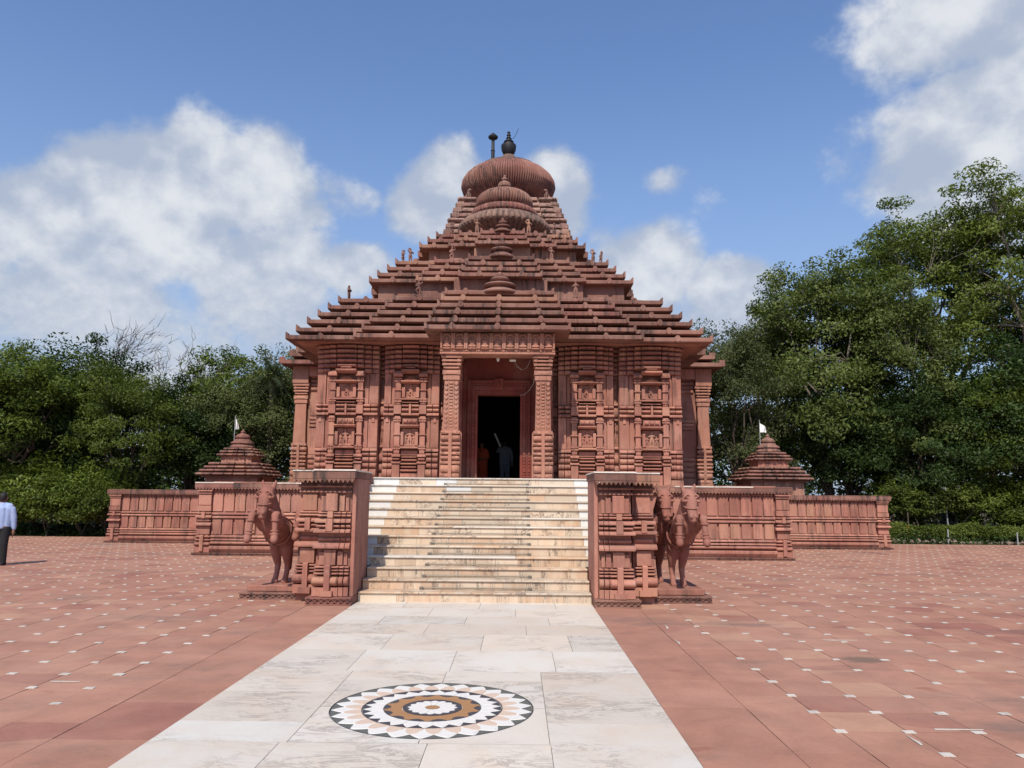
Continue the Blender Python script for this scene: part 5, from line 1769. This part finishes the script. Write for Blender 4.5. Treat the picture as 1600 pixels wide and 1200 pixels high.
KIND = {
    'broad': make_tree('broad', 1, 8.0, 3.3, 1.5, 9, 150, 215, .165, .062, .36, LEAF_A, BARK, .17, .2),
    'olive': make_tree('olive', 2, 7.0, 2.6, .5, 9, 165, 230, .105, .050, .30, LEAF_B, BARK, .14, .2),
    'dense': make_tree('dense', 3, 12.6, 4.0, 1.2, 12, 220, 240, .17, .085, .44, LEAF_E, PALEBARK, .26, .2),
    'open': make_tree('open', 4, 17.0, 5.0, 5.6, 13, 230, 165, .20, .092, .42, LEAF_C, PALEBARK, .36, .34, (.4, 0), .30, upb=.7, flat=.45),
    'dark': make_tree('dark', 5, 8.0, 3.1, 1.1, 9, 150, 210, .17, .080, .38, LEAF_D, BARK, .17, .16),
    'sparse': make_tree('sparse', 6, 8.5, 2.9, 1.6, 9, 85, 130, .17, .075, .30, LEAF_A, BARK, .15, .3, (.5, 0), .5, 3),
    'bare': make_tree('bare', 7, 8.8, 2.9, 3.2, 10, 110, 0, .1, .1, .3, LEAF_A, BARK, .15, .35, (.0, 0), .4, 5),
    'shrub': make_tree('shrub', 8, 2.0, 1.15, .05, 7, 70, 125, .12, .050, .22, LEAF_A, BARK, .04, .12),
    'small': make_tree('small', 9, 2.1, .58, .75, 6, 42, 80, .115, .050, .15, LEAF_C, BARK, .03, .35),
}


def tree(kind, px, d, top, label, rz=0.0, wid=1.0, cat='tree', grp='trees round the court', name=None):
    """px: column of the photograph the trunk stands under, d: distance, top: height in metres"""
    x = (px - 809.5) / 1200 * d * .985 + .63
    H = {'broad': 8.0, 'olive': 7.0, 'dense': 12.6, 'open': 17.0, 'dark': 8.0, 'sparse': 8.5, 'bare': 8.8, 'shrub': 2.0, 'small': 2.1}[kind]
    s = top / H
    nm = name or {'broad': 'broadleaf_tree', 'olive': 'olive_green_tree', 'dense': 'tall_dense_tree', 'open': 'tall_open_tree', 'dark': 'dark_tree', 'sparse': 'thin_crowned_tree', 'bare': 'bare_tree', 'shrub': 'shrub', 'small': 'young_tree'}[kind]
    t = thing(nm, label, cat, (x, d, -.06), grp, rz, (s * wid, s * wid, s))
    tm, cm = KIND[kind]
    link('trunk', tm, t, local=True)
    if cm:
        link('crown', cm, t, local=True)
    return t


# left of the temple
tree('broad', 15, 30.5, 7.5, 'bright green broadleaf tree at the left edge behind the walking person', .3, 1.05)
tree('dark', -120, 31, 7.2, 'dark green tree leaning into the picture from beyond the left edge', 1.3, 1.1)
tree('dark', 95, 32.5, 7.6, 'dark leafy tree second from the left edge', 2.2, .95)
tree('bare', 225, 35, 9.2, 'bare leafless tree with fine twigs above the left tree line', .5, 1.1)
tree('broad', 195, 31, 6.6, 'mid green tree above the end of the far left wall', 4.0, .95)
tree('sparse', 335, 34, 8.7, 'thin crowned tree with crooked dark limbs on the left skyline', 1.0, 1.0)
tree('dark', 290, 32.5, 6.0, 'low dark tree behind the far left wall', 5.0, 1.0)
tree('olive', 395, 33, 6.9, 'olive green fine leaved tree behind the left shrine', .9, 1.0)
tree('olive', 455, 34.5, 8.2, 'pale olive tree touching the left side of the temple', 2.5, .85)
tree('bare', 130, 37, 8.2, 'smaller bare tree with thin twigs behind the left trees', 2.9, .8)
tree('dark', 30, 38, 7.6, 'dark tree standing in the second row at the far left', 3.3, 1.1)
tree('broad', 330, 40, 7.4, 'broad tree in the second row behind the left shrine', 1.9, 1.0)
# right of the temple
tree('olive', 1150, 33, 9.2, 'olive green tree touching the right side of the temple', 1.2, .8)
tree('dense', 1290, 35, 13.0, 'tall dense round crowned tree behind the right shrine', .7, .92)
tree('open', 1480, 37, 16.4, 'tallest tree with open crown and pale limbs on the right', 2.1, .95)
tree('open', 1625, 35, 17.0, 'tall open tree cut by the right edge', 4.6, .85)
tree('dense', 1430, 34, 11.4, 'lower dense tree between the two tallest on the right', 3.0, .95)
tree('dark', 1560, 32, 7.6, 'dark leafy tree at the right edge behind the hedge', .4, 1.1)
tree('dark', 1440, 31.8, 6.4, 'low dark tree behind the hedge and garden lamp', 2.6, 1.0)
tree('broad', 1610, 31.5, 7.0, 'bright green tree at the far right edge', 5.4, 1.0)
tree('dense', 1210, 38, 10.6, 'dense tree in the second row right of the temple', 5.1, .85)
tree('dark', 1330, 33.5, 6.2, 'low dark tree behind the far right wall', 4.2, 1.05)
tree('dense', 1720, 36, 12, 'dense tree beyond the right edge', 1.0, 1.0)
# undergrowth
for i, (px, d, h, w_, lb) in enumerate(((20, 28.9, 1.9, 1.0, 'low green bush behind the walking person'), (75, 28.8, 2.2, 1.05, 'leafy bush second from the left on the court edge'), (125, 28.8, 2.0, 1.0, 'leafy bush third from the left on the court edge'),
                                        (165, 28.9, 1.9, .9, 'bush touching the end of the far left wall'), (-40, 29, 2.1, 1.0, 'bush cut by the left edge of the picture'), (150, 30.2, 2.6, 1.1, 'taller bush behind the end of the far left wall'),
                                        (55, 30.2, 2.8, 1.2, 'taller bush behind the court edge on the left'))):
    tree('shrub', px, d, h, lb, i * 1.3, w_, 'shrub', 'bushes along the left court edge')
for i, (px, d, h, w_, lb) in enumerate(((1545, 31.5, 2.3, 1.2, 'dark bush behind the hedge near the right edge'), (1600, 31.3, 2.6, 1.2, 'bush behind the hedge cut by the right edge'), (1400, 31.8, 2.4, 1.0, 'bush behind the end of the far right wall'))):
    tree('shrub', px, d, h, lb, i * 1.7, w_, 'shrub', 'bushes behind the hedge')
for i, (px, h, lb) in enumerate(((1434, 1.95, 'young garden tree nearest the far right wall'), (1464, 2.35, 'young garden tree left of the garden lamp'), (1505, 2.25, 'young garden tree right of the garden lamp'), (1398, 2.1, 'young garden tree peeping behind the wall end'))):
    tree('small', px, 30.7, h, lb, i * 2.1, 1.15, 'tree', 'young trees behind the hedge')


def palm(px, d, h, label):
    rg = np.random.default_rng(5)
    x = (px - 809.5) / 1200 * d * .985 + .63
    t = thing('palm_tree', label, 'palm tree', (x, d, -.06))
    MB().tube([(0, 0, 0), (.06, 0, h * .5), (0, 0, h)], [.16, .12, .11], 9).build('trunk', BARK).parent = t
    quads = []
    for i in range(46):
        th = rg.uniform(0, 2 * math.pi)
        el = rg.uniform(-.35, 1.35)
        ln = rg.uniform(1.0, 1.5)
        for k in range(15):
            u = (k + 1) / 15
            drop = .75 * u * u * math.cos(el)
            p = np.array([math.cos(th) * math.cos(el) * u * ln, math.sin(th) * math.cos(el) * u * ln, h + math.sin(el) * u * ln - drop])
            q = np.array([math.cos(th) * math.cos(el), math.sin(th) * math.cos(el), math.sin(el) - 1.5 * u * math.cos(el)])
            q /= np.linalg.norm(q)
            sd = np.array([-math.sin(th), math.cos(th), 0])
            for s in (-1, 1):
                dr = q * .75 + sd * s * .75 + np.array([0, 0, -.15])
                dr = dr / np.linalg.norm(dr) * .42 * (1.15 - .6 * u)
                wd = np.cross(dr, [0, 0, 1])
                wd = wd / (np.linalg.norm(wd) + 1e-6) * .018
                quads.append((p, p + dr * .5 + wd, p + dr, p + dr * .5 - wd))
    V = np.array(quads, dtype=np.float32)
    n = len(V)
    me = bpy.data.meshes.new('palm_crown')
    me.from_pydata([tuple(v) for v in V.reshape(-1, 3)], [], [(4 * i, 4 * i + 1, 4 * i + 2, 4 * i + 3) for i in range(n)])
    at = me.attributes.new('rnd', 'FLOAT', 'FACE')
    at.data.foreach_set('value', rg.uniform(0, 1, n).astype(np.float32))
    me.materials.append(LEAF_P)
    link('crown', me, t, local=True)


palm(414, 32.3, 6.45, 'feathery palm crown among the trees left of the temple')

# woodland closing the view far behind
rg = np.random.default_rng(21)
n = 90000
X = rg.uniform(-75, 75, n)
Yw = 45 + rg.uniform(0, 8, n)
ht = 5.6 + 1.6 * np.sin(X * .35) + 1.0 * np.sin(X * .9 + 2) + .7 * np.sin(X * 2.1) + np.where(X > 8, 2.2, 0)
Zw = rg.uniform(0, 1, n) ** .85 * ht
link('far_woodland', leaf_cloud('far_woodland', np.stack([X, Yw, Zw], 1), .38, .22, rg, LEAF_D, .5 + .5 * np.sin(X * 1.3 + Zw)), None, kind='stuff')['label'] = 'dark woodland closing the view behind the trees'
# rough ground cover along the edges of the court
n = 52000
X = rg.uniform(-36, 36, n)
Yg = COURT_Y1 + .25 + rg.uniform(0, 1, n) ** 1.3 * 9
ok = (np.abs(X) > 12.9)
X, Yg = X[ok], Yg[ok]
Zg = rg.uniform(0, 1, len(X)) ** 1.6 * (.25 + .35 * (np.sin(X * 1.7) * .5 + .5) * np.clip((Yg - COURT_Y1) / 2, .2, 1.2))
link('undergrowth', leaf_cloud('undergrowth', np.stack([X, Yg, Zg - .05], 1), .16, .07, rg, LEAF_D, .5 + .5 * np.sin(X * 2.3)), None, kind='stuff')['label'] = 'low dark undergrowth below the trees along the court'

# ------------------------------------------------------------------ hedge, kerb, lamp and marker on the right
hd = thing('hedge', 'clipped low green hedge along the right edge of the court', 'hedge', (18.5, 29.9, 0))
n = 26000
U = rg.uniform(0, 1, n)
X = 13.6 + U * 12
base_y = 30.35 - .13 * (X - 13.6)
th = rg.uniform(0, math.pi, n)
Yh = base_y + np.cos(th) * .42 * rg.uniform(.75, 1.05, n)
Zh = .12 + np.sin(th) ** .6 * (.52 + .05 * np.sin(X * 2.2) + .04 * np.sin(X * 5)) * rg.uniform(.7, 1.05, n)
link('hedge_leaves', leaf_cloud('hedge_leaves', np.stack([X, Yh, Zh], 1), .085, .045, rg, LEAF_C, .5 + .5 * np.sin(X * 3)), hd)
sb = MB()
for i in range(60):
    x = 13.7 + i * .2
    y = 30.35 - .13 * (x - 13.6)
    sb.tube([(x, y, -.05), (x + rng.uniform(-.08, .08), y + rng.uniform(-.1, .1), .5)], [.015, .008], 5)
sb.build('hedge_stems', BARK, hd, kind='stuff')
kb = thing('stone_edging', 'row of rough edging stones below the hedge on the right', 'edging', (18.5, 29.2, 0))
rk = random.Random(4)
STN = []
for q in range(4):
    m = MB().lathe([(.02, 0), (.11, .02), (.13, .08), (.09, .14), (.02, .16)], 8, (0, 0, 0), lambda i, j: 1 + .25 * math.sin(i * 2.3 + j * 1.7 + q))
    STN.append(m.mesh('edging_stone', RUBBLE, 30))
x = 13.4
while x < 25:
    y = 29.75 - .13 * (x - 13.6)
    link('edging_stone', rk.choice(STN), kb, (x, y, -.06), (0, 0, rk.uniform(0, 6)), (rk.uniform(.8, 1.5), rk.uniform(.7, 1.1), rk.uniform(.7, 1.3)))
    x += rk.uniform(.2, .32)
lp = thing('garden_lamp', 'slim grey garden lamp with round head behind the hedge', 'lamp', (17.5, 30.6, 0))
MB().tube([(17.5, 30.6, -.05), (17.42, 30.6, 1.86)], [.03, .022], 8).build('lamp_post', POLE, lp, smooth=40)
MB().lathe([(.001, 0), (.07, .02), (.115, .08), (.12, .14), (.08, .21), (.03, .25), (.001, .26)], 16, (17.42, 30.6, 1.84)).build('lamp_globe', plain('frosted_globe', (.62, .62, .58), .4), lp, smooth=60)
mk = thing('marker_post', 'dark post with a small yellow tag by the hedge end', 'post', (15.62, 29.9, 0))
MB().tube([(15.62, 29.95, -.05), (15.60, 29.95, 1.1)], .022, 6).build('post', BARK, mk)
MB().box(15.49, 15.59, 29.90, 29.92, .34, .60).build('yellow_tag', YELLOW, mk, bevel=.004)
for i, (x, y, h) in enumerate(((16.62, 29.1, .5), (18.95, 28.75, .42), (14.15, 29.2, .55))):
    st_ = MB().box(x - .02, x + .02, y - .02, y + .02, -.05, h).build('marker_stake', POLE, bevel=.008)
    tag(st_, ('pale stake in the middle of the hedge front on the right', 'pale stake near the right edge before the hedge', 'pale stake beside the end of the far right wall')[i], 'stake', 'stakes along the hedge')
    st_['kind'] = 'thing'
